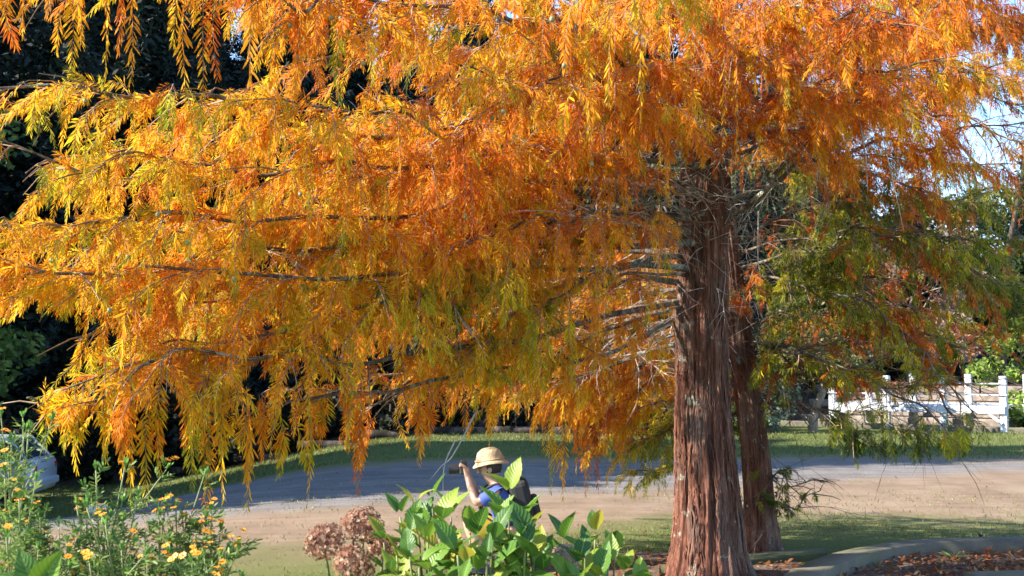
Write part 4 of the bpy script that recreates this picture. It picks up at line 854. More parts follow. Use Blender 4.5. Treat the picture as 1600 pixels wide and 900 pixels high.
plant_tree('bush', broad_meshes(77, 1.9, 1.1, [(.10, .15, .11), (.13, .18, .13), (.08, .11, .08)], .12, 3500, z0=.05), (6.2, 25.8, 0), 0, 1, M['greybark'], M['bgleaf'], 'blue-green conifer bush at the lawn edge past the second trunk', 'bush')
plant_tree('bush', broad_meshes(78, 1.7, 1.2, [(.05, .09, .03), (.08, .12, .04)], .12, 3500, z0=.05), (4.4, 26.6, 0), 0, 1, M['greybark'], M['darkleaf'], 'low dark green bush at the lawn edge behind the main trunk', 'bush')
SM = (lambda p: MB().add(*tube(spline(p, 20), np.linspace(.14, .05, 20), 8)).mesh('tree_trunk', True))([(0, 0, -.1), (.02, 0, .35), (.18, 0, .8), (.32, 0, 1.2), (.28, .1, 2.0), (.4, .1, 3.0)])
SMc = broad_meshes(79, 3.6, 1.3, [(.12, .13, .04), (.2, .15, .05), (.08, .1, .03)], .13, 3500, z0=.4)[1]
plant_tree('small_tree', (SM, SMc), (7.55, 25.9, 0), 0, 1, M['palebark'], M['bgleaf'], 'small tree with pale crooked trunk left of the white footbridge posts', 'tree')
for k, (x, y, h) in enumerate(((15.5, 33, 12), (12.0, 38, 13), (19, 36, 12), (8.5, 42, 13))):
    plant_tree('bare_tree', bare_meshes(80+k, h), (x, y, 0), k, 1, M['greybark'], M['greybark'], ['bare winter tree rising behind the blue pavilion', 'bare winter tree rising behind the pale pinkish tree', 'bare dark tree at the edge of the open sky', 'bare winter tree far behind the second trunk'][k], 'tree', crown='twigs')

# ------------------------------------------------------------------ white footbridge / deck
A = on_ground(1302, 667); B = on_ground(1570, 676); fb = thing('footbridge', tuple(A), 'white painted wooden footbridge with posts and thin double rails on the far lawn', 'footbridge')
d = (B-A); Ln = np.linalg.norm(d); d = d/Ln; nrm = np.array((-d[1], d[0], 0)); ang = math.atan2(d[1], d[0])
fb.rotation_euler = (0, 0, ang)
inv = lambda P: ((P-A)@d, (P-A)@nrm)
xs = [0, inv(on_ground(1386, 670))[0], inv(on_ground(1475, 673))[0], Ln]
PW = .17; post = box_mesh('post', PW, PW, 1.40, .015); cap = box_mesh('post_cap', PW+.05, PW+.05, .04, .008)
for x in xs:
    o = link('post', post, M['white'], fb, (x, 0, .70)); 
for x in (xs[0]+.55, xs[1]+.3, xs[2]+.3, Ln+.30): link('post', post, M['white'], fb, (x, 1.5, .74))
link('beam', box_mesh('beam', Ln+.1, .06, .20, .008), M['white'], fb, (Ln/2, -PW/2-.032, .56)); link('beam', box_mesh('beam', Ln+.1, .06, .20, .008), M['white'], fb, (Ln/2+.2, 1.5+PW/2+.032, .56))
for y in (0,):
    for z in (.93, 1.21): link('rail', box_mesh('rail', Ln+.2, .04, .038, .006), M['white'], fb, (Ln/2+.1*y, y-PW/2-.02 if y == 0 else y+PW/2+.02, z))
pl = box_mesh('deck_board', .135, 1.42, .035, .005)
n = int((Ln+.2)/.145)
for k in range(n): link('deck_board', pl, M['white'], fb, (k*.145, .75, .63+.002*(k % 3)))
br = box_mesh('brace', .45, .05, .08, .005); o = link('brace', br, M['white'], fb, (Ln-.20, -PW/2-.03, .36)); o.rotation_euler = (0, R(42), 0)
o = link('brace', br, M['white'], fb, (.24, -PW/2-.03, .36)); o.rotation_euler = (0, R(-42), 0)
# stone kerb under it and timber terraces behind
ks = box_mesh('kerb_stone', .98, .28, .16, .02)
for k in range(10):
    p = A+d*(-1.6+k*1.0); o = link('kerb_stone', ks, M['concrete'], None, (p[0]-nrm[0]*.05, p[1]-nrm[1]*.05+.15, .05)); o.rotation_euler = (0, 0, ang); tag(o, 'grey kerb stone in the row under the white footbridge', 'kerb stone', 'kerb stones under the footbridge')
wood = plain('old sleeper wood', (.20, .16, .13), .9, .25, 5, bmp=.4)
rw = thing('retaining_wall', tuple(A+nrm*2.6), 'stepped retaining wall of weathered timber sleepers behind the white footbridge', 'retaining wall', None, ang)
for c in range(5):
    for k in range(4): link('sleeper', box_mesh('sleeper', 2.36, .30, .21, .02), wood, rw, (-.6+k*2.4+(c % 2)*.7, c*.34, .10+c*.22))
bk = MB(); xs_ = np.array([-3, 12]); V = np.array([(-3, .1, 0), (12, .1, 0), (12, 2.0, .95), (-3, 2.0, .95), (12, 9, 1.25), (-3, 9, 1.25)]); bk.add(V, [(0, 1, 2, 3), (3, 2, 4, 5)])
o = link('bank', bk.mesh('bank'), M['soil']); o.location = tuple(A+nrm*2.75); o.rotation_euler = (0, 0, ang); tag(o, 'earth bank behind the sleepers', kind='structure')
# blue pavilion
pv = thing('pavilion', (16.2, 36, .9), 'small blue-walled pavilion with pale posts and dark roof behind the footbridge', 'pavilion')
blue = plain('blue wall boards', (.06, .09, .20), .7, .15, 3)
for k in range(14): link('wall_board', box_mesh('wall_board', .44, .06, 2.6, .01), blue, pv, (-3.0+k*.455, .0+.012*(k % 2), 1.3))
link('side_wall', box_mesh('side_wall', .06, 3.4, 2.6, .01), blue, pv, (-3.24, 1.75, 1.3)); link('side_wall', box_mesh('side_wall', .06, 3.4, 2.6, .01), blue, pv, (3.2, 1.75, 1.3))
pp_ = box_mesh('porch_post', .14, .14, 2.5, .01)
for x in (-3.0, -1.9, -.8, .3, 1.4, 2.6): link('porch_post', pp_, plain('pale blue post', (.42, .47, .62), .6), pv, (x, -1.0, 1.25))
bm = bmesh.new(); vs = [bm.verts.new(v) for v in ((-3.7, -1.5, 2.55), (3.7, -1.5, 2.55), (3.7, 3.8, 2.55), (-3.7, 3.8, 2.55), (-2.2, 1.2, 3.9), (2.2, 1.2, 3.9))]
for f in ((0, 1, 5, 4), (1, 2, 5), (2, 3, 4, 5), (3, 0, 4), (3, 2, 1, 0)): bm.faces.new([vs[i] for i in f])
me = bpy.data.meshes.new('roof'); bm.to_mesh(me); bm.free(); link('roof', me, plain('dark roof', (.05, .05, .06), .7), pv)

# ------------------------------------------------------------------ hydrangeas
def hyd_mat():
    m, N, L, bs = mat('hydrangea leaf'); oi = N.new('ShaderNodeObjectInfo'); at_ = N.new('ShaderNodeAttribute'); at_.attribute_name = 'col'
    c = ramp(N, L, oi.outputs['Random'], [(0, (.03, .095, .012)), (.25, (.055, .15, .016)), (.55, (.12, .23, .02)), (.85, (.23, .30, .028)), (1, (.40, .33, .035))])
    sep = N.new('ShaderNodeSeparateColor'); L.new(at_.outputs['Color'], sep.inputs[0])
    # col.r = along leaf, col.g = |across|; side veins bend forward
    mm = N.new('ShaderNodeMath'); mm.operation = 'MULTIPLY_ADD'; L.new(sep.outputs[1], mm.inputs[0]); mm.inputs[1].default_value = -.28; L.new(sep.outputs[0], mm.inputs[2])
    sn = N.new('ShaderNodeMath'); sn.operation = 'MULTIPLY'; L.new(mm.outputs[0], sn.inputs[0]); sn.inputs[1].default_value = 9*6.283
    s2 = N.new('ShaderNodeMath'); s2.operation = 'SINE'; L.new(sn.outputs[0], s2.inputs[0])
    v = ramp(N, L, s2.outputs[0], [(.80, (0, 0, 0)), (1, (.5, .5, .5))]); mid = ramp(N, L, sep.outputs[1], [(.03, (.8, .8, .8)), (.09, (0, 0, 0))])
    ad = mixc(N, L, 1.0, v, mid, 'LIGHTEN'); c2 = mixc(N, L, ad, c, (.25, .36, .09))
    tc = N.new('ShaderNodeTexCoord'); sp = noise(N, L, tc.outputs['Object'], 40, 4); c2 = mixc(N, L, ramp(N, L, sp, [(.60, (0, 0, 0)), (.74, (.6, .6, .6))]), c2, (.40, .34, .06))
    L.new(c2, bs.inputs['Base Color']); bs.inputs['Roughness'].default_value = .42; bs.inputs['Specular IOR Level'].default_value = .35
    bump(N, L, s2.outputs[0], bs, .25, .004)
    tr = N.new('ShaderNodeBsdfTranslucent'); L.new(c2, tr.inputs['Color']); mx = N.new('ShaderNodeMixShader'); mx.inputs[0].default_value = .38
    L.new(bs.outputs[0], mx.inputs[1]); L.new(tr.outputs[0], mx.inputs[2]); L.new(mx.outputs[0], N['Material Output'].inputs['Surface']); return m
M['hydleaf'] = hyd_mat()
def broad_leaf(name, curl, fold, wav, seed):
    """leaf along +X, length 1, normal +Z"""
    r = np.random.default_rng(seed); n = 13; t = np.linspace(0, 1, n); half = .31*np.sin(np.pi*np.clip(t, 0, 1)**.82)**.85*(1-.25*t); half[0] = .012; half[-1] = .002
    ser = 1+.05*np.where(np.arange(n) % 2, 1, -1); V = []; C = []
    for i in range(n):
        for s in (-1, -.5, 0, .5, 1):
            y = s*half[i]*(ser[i] if abs(s) == 1 else 1); z = fold*abs(y)*1.0 - curl*t[i]**2 + wav*math.sin(t[i]*11+s*2+seed)*abs(s)*.6
            V.append((t[i]-.12*curl*t[i]**2, y, z)); C.append((t[i], abs(s), 0))
    i = (np.arange(n-1)*5)[:, None]; j = np.arange(4)[None]; F = np.stack([i+j, i+5+j, i+5+j+1, i+j+1], -1).reshape(-1, 4)
    return mesh(name, V, F, np.array(C), smooth=True)
HL = [broad_leaf('leaf', c, f, w_, s) for s, (c, f, w_) in enumerate(((.15, .35, .015), (.35, .25, .02), (.55, .3, .02), (.05, .5, .012), (.25, .15, .03)))]
for m_ in HL: m_.materials.append(M['hydleaf'])
hst = plain('hydrangea stem', (.15, .17, .05), .6, .2)
def put_leaf(root, base, p, d, up, ln, r):
    d = unit(np.asarray(d)); n = np.asarray(up)-d*np.dot(up, d); n = unit(n); y = np.cross(n, d)
    o = link('leaf', HL[r.integers(0, len(HL))], None, root); Mx = Matrix(((d[0], y[0], n[0], 0), (d[1], y[1], n[1], 0), (d[2], y[2], n[2], 0), (0, 0, 0, 1)))
    o.matrix_local = Matrix.Translation(Vector(p-base)) @ Mx @ Matrix.Scale(ln, 4); return o
def hydrangea(base, tips, label, seed):
    base = np.array(base, float); root = thing('hydrangea_bush', tuple(base), label, 'bush'); r = np.random.default_rng(seed)
    for (u, v, Y, sz, npair) in tips:
        tip = at(u, v+18, Y); b = base+np.array((r.uniform(-.12, .12), r.uniform(-.1, .1), -.02)); mid = b*.45+tip*.55; mid[2] = tip[2]*.55; mid[:2] += (tip[:2]-b[:2])*.15
        p = spline([b, mid, tip], 24); V, Q, T = tube(p, np.linspace(.0055, .003, 24), 6); link('stem', MB().add(V, Q, T).mesh('stem', True, base), hst, root)
        ax_ = unit(p[-1]-p[-4]); a0 = r.uniform(0, 3.14); s = 1.0
        for k in range(npair+4):
            pos_l = 1-k*(.045+.014*k)/max(.4, np.linalg.norm(tip-mid)*1.2)*.9; x = pos_l*23; i = int(np.clip(x, 0, 22)); pp = p[i]*(1-(x-i))+p[i+1]*(x-i); a = a0+k*1.571
            e1 = unit(np.cross(ax_, (.3, .9, .2))); e2 = np.cross(ax_, e1)
            op = R(min(95, 28+k*19))
            for sgn in (0, 3.1416):
                aa = a+sgn+r.normal(0, .25); hz = math.cos(aa)*e1+math.sin(aa)*e2; dd = ax_*math.cos(op)+hz*math.sin(op)+r.normal(0, .08, 3)
                ln = 1.3*sz*min(1, .6+.2*k)*r.uniform(.65, 1.25); pe = pp+unit(dd)*.018
                put_leaf(root, base, pe, dd, ax_*1.0+np.array((0, 0, .5))-hz*.2+r.normal(0, .15, 3), ln, r)
    return root
hyA = hydrangea((-.12, 3.25, 0), [(650, 775, 3.1, .105, 5), (625, 790, 3.2, .10, 4), (690, 800, 3.0, .115, 5), (668, 830, 2.9, .12, 4), (797, 755, 3.1, .115, 6), (742, 825, 2.95, .115, 5), (715, 850, 2.8, .115, 5), (770, 830, 2.85, .12, 5), (655, 870, 2.85, .11, 4), (745, 880, 2.75, .115, 4), (690, 895, 2.75, .11, 4), (825, 815, 3.0, .11, 4), (815, 800, 3.2, .11, 4), (620, 850, 3.05, .10, 4), (790, 885, 2.8, .11, 4), (705, 790, 3.2, .1, 4), (640, 820, 3.0, .1, 4), (835, 860, 2.9, .11, 4), (610, 880, 2.9, .1, 4), (720, 900, 2.7, .11, 4), (675, 765, 3.15, .1, 4), (735, 815, 3.0, .1, 4), (600, 830, 3.1, .09, 4), (800, 850, 2.95, .1, 4), (660, 800, 3.1, .1, 4), (760, 860, 2.75, .1, 4), (640, 860, 2.8, .1, 4), (700, 830, 2.95, .1, 4), (780, 800, 3.0, .1, 5), (730, 870, 2.75, .1, 4), (820, 845, 2.85, .11, 4)], 'taller leafy green hydrangea bush with brown dried flower heads on one side', 1)
hyB = hydrangea((.22, 3.35, 0), [(830, 835, 2.95, .135, 4), (880, 830, 3.2, .115, 5), (905, 865, 3.0, .12, 4), (930, 818, 3.3, .115, 5), (960, 850, 3.3, .105, 4), (850, 880, 2.9, .12, 4), (935, 890, 3.0, .115, 4), (975, 880, 3.2, .12, 4), (890, 900, 2.9, .11, 4), (1000, 905, 3.1, .1, 3), (870, 860, 3.1, .1, 4), (950, 870, 3.1, .1, 4), (915, 840, 3.2, .1, 4), (905, 900, 2.9, .1, 4)], 'lower dark green hydrangea bush close to the orange tree trunk', 2)
# flower heads
def flower_head(seed, rad, cols):
    r = np.random.default_rng(seed); n = 300; k = np.arange(n)+.5; ph = np.arccos(1-1.75*k/n); th = np.pi*(1+5**.5)*k; c = np.stack([np.cos(th)*np.sin(ph), np.sin(th)*np.sin(ph), np.cos(ph)*.85], -1)
    c = c*rad*r.uniform(.70, 1.08, (n, 1)); V = []; F = []; C = []; b = 0
    for p in c:
        nr = unit(p+r.normal(0, rad*.35, 3)); e = unit(np.cross(nr, r.normal(0, 1, 3))); g = np.cross(nr, e); col = np.array(cols[r.integers(0, len(cols))])*r.uniform(.6, 1.25); s = rad*.135*r.uniform(.7, 1.3)
        for q in range(4):
            a = q*1.571; d1 = math.cos(a)*e+math.sin(a)*g; d2 = -math.sin(a)*e+math.cos(a)*g; cu = nr*s*r.uniform(-.1, .5)
            V += [p, p+d1*s*.6+d2*s*.45, p+d1*s+cu, p+d1*s*.6-d2*s*.45]; F.append((b, b+1, b+2, b+3)); C += [col]*4; b += 4
    return mesh('flower_head', V, np.array(F), np.array(C))
BR = [(.42, .22, .14), (.30, .14, .09), (.56, .36, .25), (.18, .08, .055)]
A0 = np.array(hyA.location)
for k, (u, v, Y, rd) in enumerate(((508, 846, 3.1, .058), (567, 822, 3.2, .064), (553, 882, 3.0, .060), (598, 855, 3.3, .05))):
    p = at(u, v, Y); st = A0+np.array((-.1, .0, .0)); q = spline([st, (st+p)/2+np.array((-.1, 0, .12)), p-np.array((0, 0, rd*.5))], 16); V, Q, T = tube(q, np.linspace(.007, .004, 16), 6); link('stem', MB().add(V, Q, T).mesh('stem', True, A0), hst, hyA)
    o = link('flower_head', flower_head(k, rd, BR), M['leaf'], hyA, p-A0); o.rotation_euler = (R(20), R(-15), k); o['label'] = 'round brown dried flower head'
p = at(882, 872, 3.05); B0 = np.array(hyB.location); o = link('flower_head', flower_head(9, .045, [(.5, .38, .33), (.6, .48, .42), (.4, .25, .2)]), M['leaf'], hyB, p-B0); o['label'] = 'small faded pink flower head'
V, Q, T = tube(spline([B0, (B0+p)/2+np.array((.05, 0, .1)), p], 12), .004, 6); link('stem', MB().add(V, Q, T).mesh('stem', True, B0), hst, hyB)

# ------------------------------------------------------------------ yellow-flowered bushes
M['fern'] = leaf_mat('feathery green leaf', .4)
petm = plain('yellow petals', (.72, .27, .006), .5, .15, 60); cenm = plain('orange disc', (.62, .15, .008), .6)
bm_v = []; bm_f = []; b = 0
for q in range(8):
    a = q*.7854; d1 = np.array((math.cos(a), math.sin(a), 0)); d2 = np.array((-math.sin(a), math.cos(a), 0)); z = np.array((0, 0, 1.))
    bm_v += [d1*.15, d1*.6+d2*.30+z*.12, d1*1.0+d2*.18+z*(.05+.1*(q % 2)), d1*1.0-d2*.18+z*(.1*(q % 3)), d1*.6-d2*.30+z*.12]; bm_f += [(b, b+1, b+2), (b, b+2, b+3), (b, b+3, b+4)]; b += 5
pet = mesh('flower', np.array(bm_v), np.array(bm_f)); pet.materials.append(petm)
bm = bmesh.new(); bmesh.ops.create_icosphere(bm, subdivisions=1, radius=.32)
for v in bm.verts: v.co.z = v.co.z*.7+.1
disc = bpy.data.meshes.new('flower_centre'); bm.to_mesh(disc); bm.free(); disc.materials.append(cenm)
def marigold(base, tips, label, seed, fl):
    base = np.array(base, float); root = thing('marigold_bush', tuple(base), label, 'flower bush'); r = np.random.default_rng(seed); LV = []; LC = []; stem = MB()
    def leaflets(P, n, l):
        K = len(P); x = r.uniform(.1, 1, n)*(K-1); i = np.minimum(x.astype(int), K-2); f = (x-i)[:, None]; pos = P[i]*(1-f)+P[i+1]*f; t = unit(P[i+1]-P[i]); s = unit(np.cross(t, r.normal(0, 1, (n, 3)))); d = unit(t*.7+s*.9+np.array((0, 0, .1)))
        # pinnate leaf: rachis with 4 pairs of narrow leaflets
        ll = l*r.uniform(.6, 1.2, n)
        for q in range(9):
            fr = .25+.75*(q//2)/4; sg = (1 if q % 2 else -1) if q < 8 else 0; w_ = unit(np.cross(d, r.normal(0, .4, (n, 3))+np.array((0, 0, 1)))); dd = unit(d*.75+w_*sg*.75+r.normal(0, .12, (n, 3))+DOWN*.15); p0 = pos+d*(ll*fr)[:, None]; q_l = (ll*.52)[:, None]; wd = unit(np.cross(dd, r.normal(0, 1, (n, 3))))*q_l*.11
            V = np.stack([p0, p0+dd*q_l*.3+wd, p0+dd*q_l*.3-wd, p0+dd*q_l*.75+wd*.9, p0+dd*q_l*.75-wd*.9, p0+dd*q_l], 1); LV.append(V); c = np.array([(.11, .19, .035), (.16, .25, .05), (.24, .30, .075), (.09, .15, .05)])[r.integers(0, 4, n)]*r.uniform(.7, 1.2, (n, 1)); LC.append(np.repeat(c[:, None], 6, 1))
    for (u, v, Y) in tips:
        tip = at(u, v, Y); b0 = base+np.array((r.uniform(-.1, .1), r.uniform(-.08, .08), 0)); mid = (b0+tip)/2+np.array((r.uniform(-.05, .05), 0, .1)); P = spline([b0, mid, tip], 20); V, Q, T = tube(P, np.linspace(.006, .0022, 20), 5); stem.add(V, Q, T); leaflets(P[8:], 24, .05); ends = [(tip, unit(P[-1]-P[-3]))]
        for q in range(6):
            i = r.integers(9, 18); d = unit(unit(P[i+1]-P[i])+r.normal(0, .55, 3)); l = r.uniform(.07, .2); Q_ = spline([P[i], P[i]+d*l*.5, P[i]+d*l+np.array((0, 0, .04))], 8); V, Qq, T = tube(Q_, np.linspace(.003, .0015, 8), 4); stem.add(V, Qq, T); leaflets(Q_, 9, .045); ends.append((Q_[-1], unit(Q_[-1]-Q_[-3])))
        for (e, d) in ends:
            # upright buds / bracts
            for q in range(7):
                dd = unit(d+np.array((0, 0, .5))+r.normal(0, .32, 3)); l = r.uniform(.018, .034); p0 = e; wd = unit(np.cross(dd, r.normal(0, 1, 3)))*.0035
                LV.append(np.stack([p0, p0+dd*l*.3+wd*.6, p0+dd*l*.3-wd*.6, p0+dd*l*.85+wd, p0+dd*l*.85-wd, p0+dd*l])[None]); LC.append(np.full((1, 6, 3), (.16, .30, .06))*r.uniform(.8, 1.2))
            if r.random() < fl:
                for q in range(r.integers(2, 5)):
                    dd = unit(d+np.array((-.2, -.2, .7))+r.normal(0, .35, 3)); pz = e+dd*.03+r.normal(0, .011, 3); s = r.uniform(.006, .0115); f_ = link('flower', pet, None, root, pz-base); f_.scale = (s, s, s); f_.rotation_mode = 'QUATERNION'; f_.rotation_quaternion = Vector(dd).to_track_quat('Z', 'Y'); link('flower_centre', disc, None, f_)
    link('stem', stem.mesh('stem', True, base), plain('green stem', (.20, .22, .07), .6), root)
    link('foliage', leaf_mesh('foliage', np.vstack(LV), np.vstack(LC), base), M['fern'], root)['kind'] = 'stuff'
marigold((-1.38, 3.0, 0), [(18, 690, 3.0), (45, 672, 3.1), (30, 780, 2.8), (8, 740, 2.9), (70, 800, 2.9), (10, 840, 2.7), (60, 860, 2.8)], 'yellow-flowered feathery bush growing in front of the silver car', 1, .55)
marigold((-1.15, 3.0, 0), [(150, 735, 3.0), (195, 730, 3.1), (215, 775, 3.0), (120, 790, 2.9), (165, 820, 2.8), (105, 850, 2.8), (190, 860, 2.8), (140, 880, 2.7)], 'tallest feathery green bush with few yellow flowers between two flowering bushes', 2, .35)
marigold((-.92, 3.05, 0), [(275, 795, 3.0), (330, 800, 3.05), (248, 808, 3.0), (285, 812, 3.0), (320, 825, 3.0), (345, 870, 2.9), (265, 850, 2.9), (310, 880, 2.8), (230, 880, 2.8), (295, 845, 3.1)], 'low bush with dense yellow flower clusters beside the lawn', 3, .8)
# broad near leaves in the corner
nb = np.array((-.98, 2.0, 0)); root = thing('leafy_shoot', tuple(nb), 'pair of broad bright green leaves poking up beneath the yellow flowers', 'plant'); r = np.random.default_rng(8)
tp = at(58, 925, 2.0); V, Q, T = tube(spline([nb, (nb+tp)/2+np.array((.02, 0, 0)), tp], 10), .006, 6); link('stem', MB().add(V, Q, T).mesh('stem', True, nb), hst, root)
for (u, v, l) in ((88, 872, .10), (36, 880, .09), (60, 895, .07), (15, 905, .08)):
    e = at(u, v, 1.98); put_leaf(root, nb, tp, e-tp, np.array((.2, -1, .3)), max(l, np.linalg.norm(e-tp)), r)
# little maple sapling by the second trunk
ms = on_ground(1212, 858, .0); root = thing('maple_sapling', tuple(ms), 'thin sapling with small dark star-shaped leaves beside the second trunk', 'sapling')
Ps = spline([ms, at(1214, 810, ms[1]), at(1216, 780, ms[1]), at(1228, 760, ms[1])], 16); V, Q, T = tube(Ps, np.linspace(.006, .003, 16), 5); link('stem', MB().add(V, Q, T).mesh('stem', True, ms), M['twig'], root)
sv = []; 
for q in range(10):
    a = q*.6283; rr_ = 1.0 if q % 2 == 0 else .38; sv.append((math.cos(a)*rr_, math.sin(a)*rr_, -.15*rr_))
st_me = mesh('leaf', np.array([(0, 0, 0)]+sv), np.array([(0, 1+q, 1+(q+1) % 10) for q in range(10)])); st_me.materials.append(plain('dark maple leaf', (.03, .05, .015), .6))
for k in range(34):
    i = r.integers(5, 15); o = link('leaf', st_me, None, root, Ps[i]-ms+np.array((r.normal(0, .06), r.normal(0, .05), r.normal(0, .03)))); s = r.uniform(.018, .03); o.scale = (s, s, s); o.rotation_euler = (r.normal(0, .7), r.normal(0, .7), r.uniform(0, 6))

# ------------------------------------------------------------------ car
cb = np.array((-12.15, 22.3, float(zg(-12.15, 22.3)))); car = thing('parked_car', tuple(cb), 'silver hatchback parked on the track, seen past the yellow flowers', 'car', None, R(6))
silver = plain('silver paint', (.52, .55, .62), .28, .03, 2, metal=.35); glassm, N, L, bs = mat('car glass'); bs.inputs['Base Color'].default_value = (.03, .04, .05, 1); bs.inputs['Roughness'].default_value = .06
tyre = plain('tyre rubber', (.02, .02, .02), .8); rimm = plain('wheel rim', (.5, .5, .52), .3, metal=.8); blk = plain('black plastic', (.025, .025, .028), .5); redl = plain('red lens', (.45, .02, .02), .15)
def loft(st):
    """st: list of rings (k,3)"""
    V = np.array(st); n, k, _ = V.shape; i = (np.arange(n-1)*k)[:, None]; j = np.arange(k)[None]; jn = (j+1) % k
    F = [np.stack([i+j, i+jn, i+k+jn, i+k+j], -1).reshape(-1, 4)]; bm = bmesh.new(); vs = [bm.verts.new(v) for v in V.reshape(-1, 3)]
    for f in F[0]: bm.faces.new([vs[a] for a in f])
    bm.faces.new([vs[a] for a in range(k)][::-1]); bm.faces.new([vs[(n-1)*k+a] for a in range(k)]); bmesh.ops.recalc_face_normals(bm, faces=bm.faces[:]); return bm
def ring(x, zl, zm, zt, w_, wt): return [(x, -w_*.94, zl), (x, -w_, (zl+zm)/2), (x, -w_*.99, zm), (x, -wt, zt), (x, 0, zt+.03), (x, wt, zt), (x, w_*.99, zm), (x, w_, (zl+zm)/2), (x, w_*.94, zl)]
bm = loft([ring(-2.0, .34, .60, .66, .66, .58), ring(-1.9, .22, .68, .76, .78, .70), ring(-1.4, .18, .76, .88, .83, .76), ring(-.9, .18, .82, .94, .84, .78), ring(0, .18, .84, .94, .84, .79), ring(1.2, .18, .86, .96, .84, .79), ring(1.75, .20, .86, .96, .82, .76), ring(1.98, .26, .84, .92, .76, .70), ring(2.03, .32, .72, .80, .72, .68)])
bmesh.ops.bevel(bm, geom=bm.edges[:], offset=.02, segments=2, affect='EDGES'); me = bpy.data.meshes.new('body'); bm.to_mesh(me); bm.free(); me.shade_smooth(); link('body', me, silver, car)
bm = loft([[(-1.0, -.72, .92), (-1.0, .72, .92), (-.3, .60, 1.38), (-.3, -.60, 1.38)], [(.2, -.76, .92), (.2, .76, .92), (.2, .62, 1.42), (.2, -.62, 1.42)], [(1.86, -.72, .92), (1.86, .72, .92), (1.45, .60, 1.36), (1.45, -.60, 1.36)]]); me = bpy.data.meshes.new('windows'); bm.to_mesh(me); bm.free(); link('windows', me, glassm, car)
bm = loft([[(-.38, -.61, 1.36), (-.38, .61, 1.36), (-.36, .58, 1.40), (-.36, -.58, 1.40)], [(.2, -.63, 1.42), (.2, .63, 1.42), (.2, .58, 1.47), (.2, -.58, 1.47)], [(1.50, -.62, 1.35), (1.50, .62, 1.35), (1.54, .57, 1.40), (1.54, -.57, 1.40)]]); me = bpy.data.meshes.new('roof'); bm.to_mesh(me); bm.free(); link('roof', me, silver, car)
for s in (-1, 1):
    for (a, b_) in (((-1.02, .735*s, .93), (-.36, .615*s, 1.38)), ((.35, .765*s, .93), (.35, .635*s, 1.41)), ((1.88, .73*s, .93), (1.50, .615*s, 1.36)), ((1.2, .76*s, .94), (1.15, .63*s, 1.38))):
        V, Q, T = tube(np.array([a, (np.array(a)+b_)/2, b_]), .035, 6); link('pillar', MB().add(V, Q, T).mesh('pillar'), silver, car)
    link('tail_light', box_mesh('tail_light', .10, .20, .16, .03, 2), redl, car, (1.98, .62*s, .76)); link('headlight', box_mesh('headlight', .14, .28, .13, .03, 2), rimm, car, (-1.92, .58*s, .66))
    for x in (-1.25, 1.25):
        bm = bmesh.new(); bmesh.ops.create_cone(bm, cap_ends=True, segments=24, radius1=.31, radius2=.31, depth=.2); bmesh.ops.bevel(bm, geom=[e for e in bm.edges if abs(e.verts[0].co.z-e.verts[1].co.z) < .01 and len(e.link_faces) == 2], offset=.03, segments=2, affect='EDGES'); me = bpy.data.meshes.new('wheel'); bm.to_mesh(me); bm.free()
        wh = link('wheel', me, tyre, car, (x, .78*s, .31)); wh.rotation_euler = (R(90), 0, 0); bm = bmesh.new(); bmesh.ops.create_cone(bm, cap_ends=True, segments=20, radius1=.19, radius2=.17, depth=.215); me = bpy.data.meshes.new('rim'); bm.to_mesh(me); bm.free(); link('rim', me, rimm, wh)
link('bumper', box_mesh('bumper', .14, 1.44, .16, .04, 2), silver, car, (2.02, 0, .44)); link('bumper', box_mesh('bumper', .16, 1.40, .16, .04, 2), blk, car, (-1.98, 0, .36))
# pale stone on the track
bm = bmesh.new(); bmesh.ops.create_icosphere(bm, subdivisions=3, radius=.13)
for v in bm.verts: n_ = float(vnoise(np.array(v.co)*9+5, 3)); v.co *= .75+.5*n_; v.co.z *= .7
me = bpy.data.meshes.new('stone'); bm.to_mesh(me); bm.free(); me.shade_smooth(); g = on_ground(152, 790, -.18); o = link('stone', me, plain('pale stone', (.5, .5, .5), .8), None, (g[0], g[1], float(zg(g[0], g[1]))+.05)); tag(o, 'small pale rounded stone on the shaded track', 'stone')

# ------------------------------------------------------------------ crouching person
pc = np.array((-.15, 8.25, 0.0)); per = thing('person', tuple(pc), 'crouching person in straw hat, blue shirt and yellow shorts holding a black camera', 'person')
skin = plain('skin', (.50, .29, .20), .5, .05); shirt = plain('blue shirt', (.045, .08, .33), .8, .1); shorts = plain('yellow shorts', (.62, .42, .04), .8, .1); shoe = plain('dark shoes', (.03, .03, .04), .6); straw = plain('straw', (.46, .33, .19), .8, .12, 60, bmp=.5); blackb = plain('black cloth', (.02, .02, .022), .8, .2)
def skinned(name, verts, edges, rad, m_, parent, sub=2, rootv=0):
    me = bpy.data.meshes.new(name); me.from_pydata(verts, edges, []); o = link(name, me, m_, parent); sk = o.modifiers.new('skin', 'SKIN'); sk.use_smooth_shade = True; sk.branch_smoothing = .4
    for k, v in enumerate(me.skin_vertices[0].data): v.radius = (rad[k], rad[k]) if not isinstance(rad[k], tuple) else rad[k]; v.use_root = (k == rootv)
    s = o.modifiers.new('sub', 'SUBSURF'); s.levels = sub; s.render_levels = sub; return o
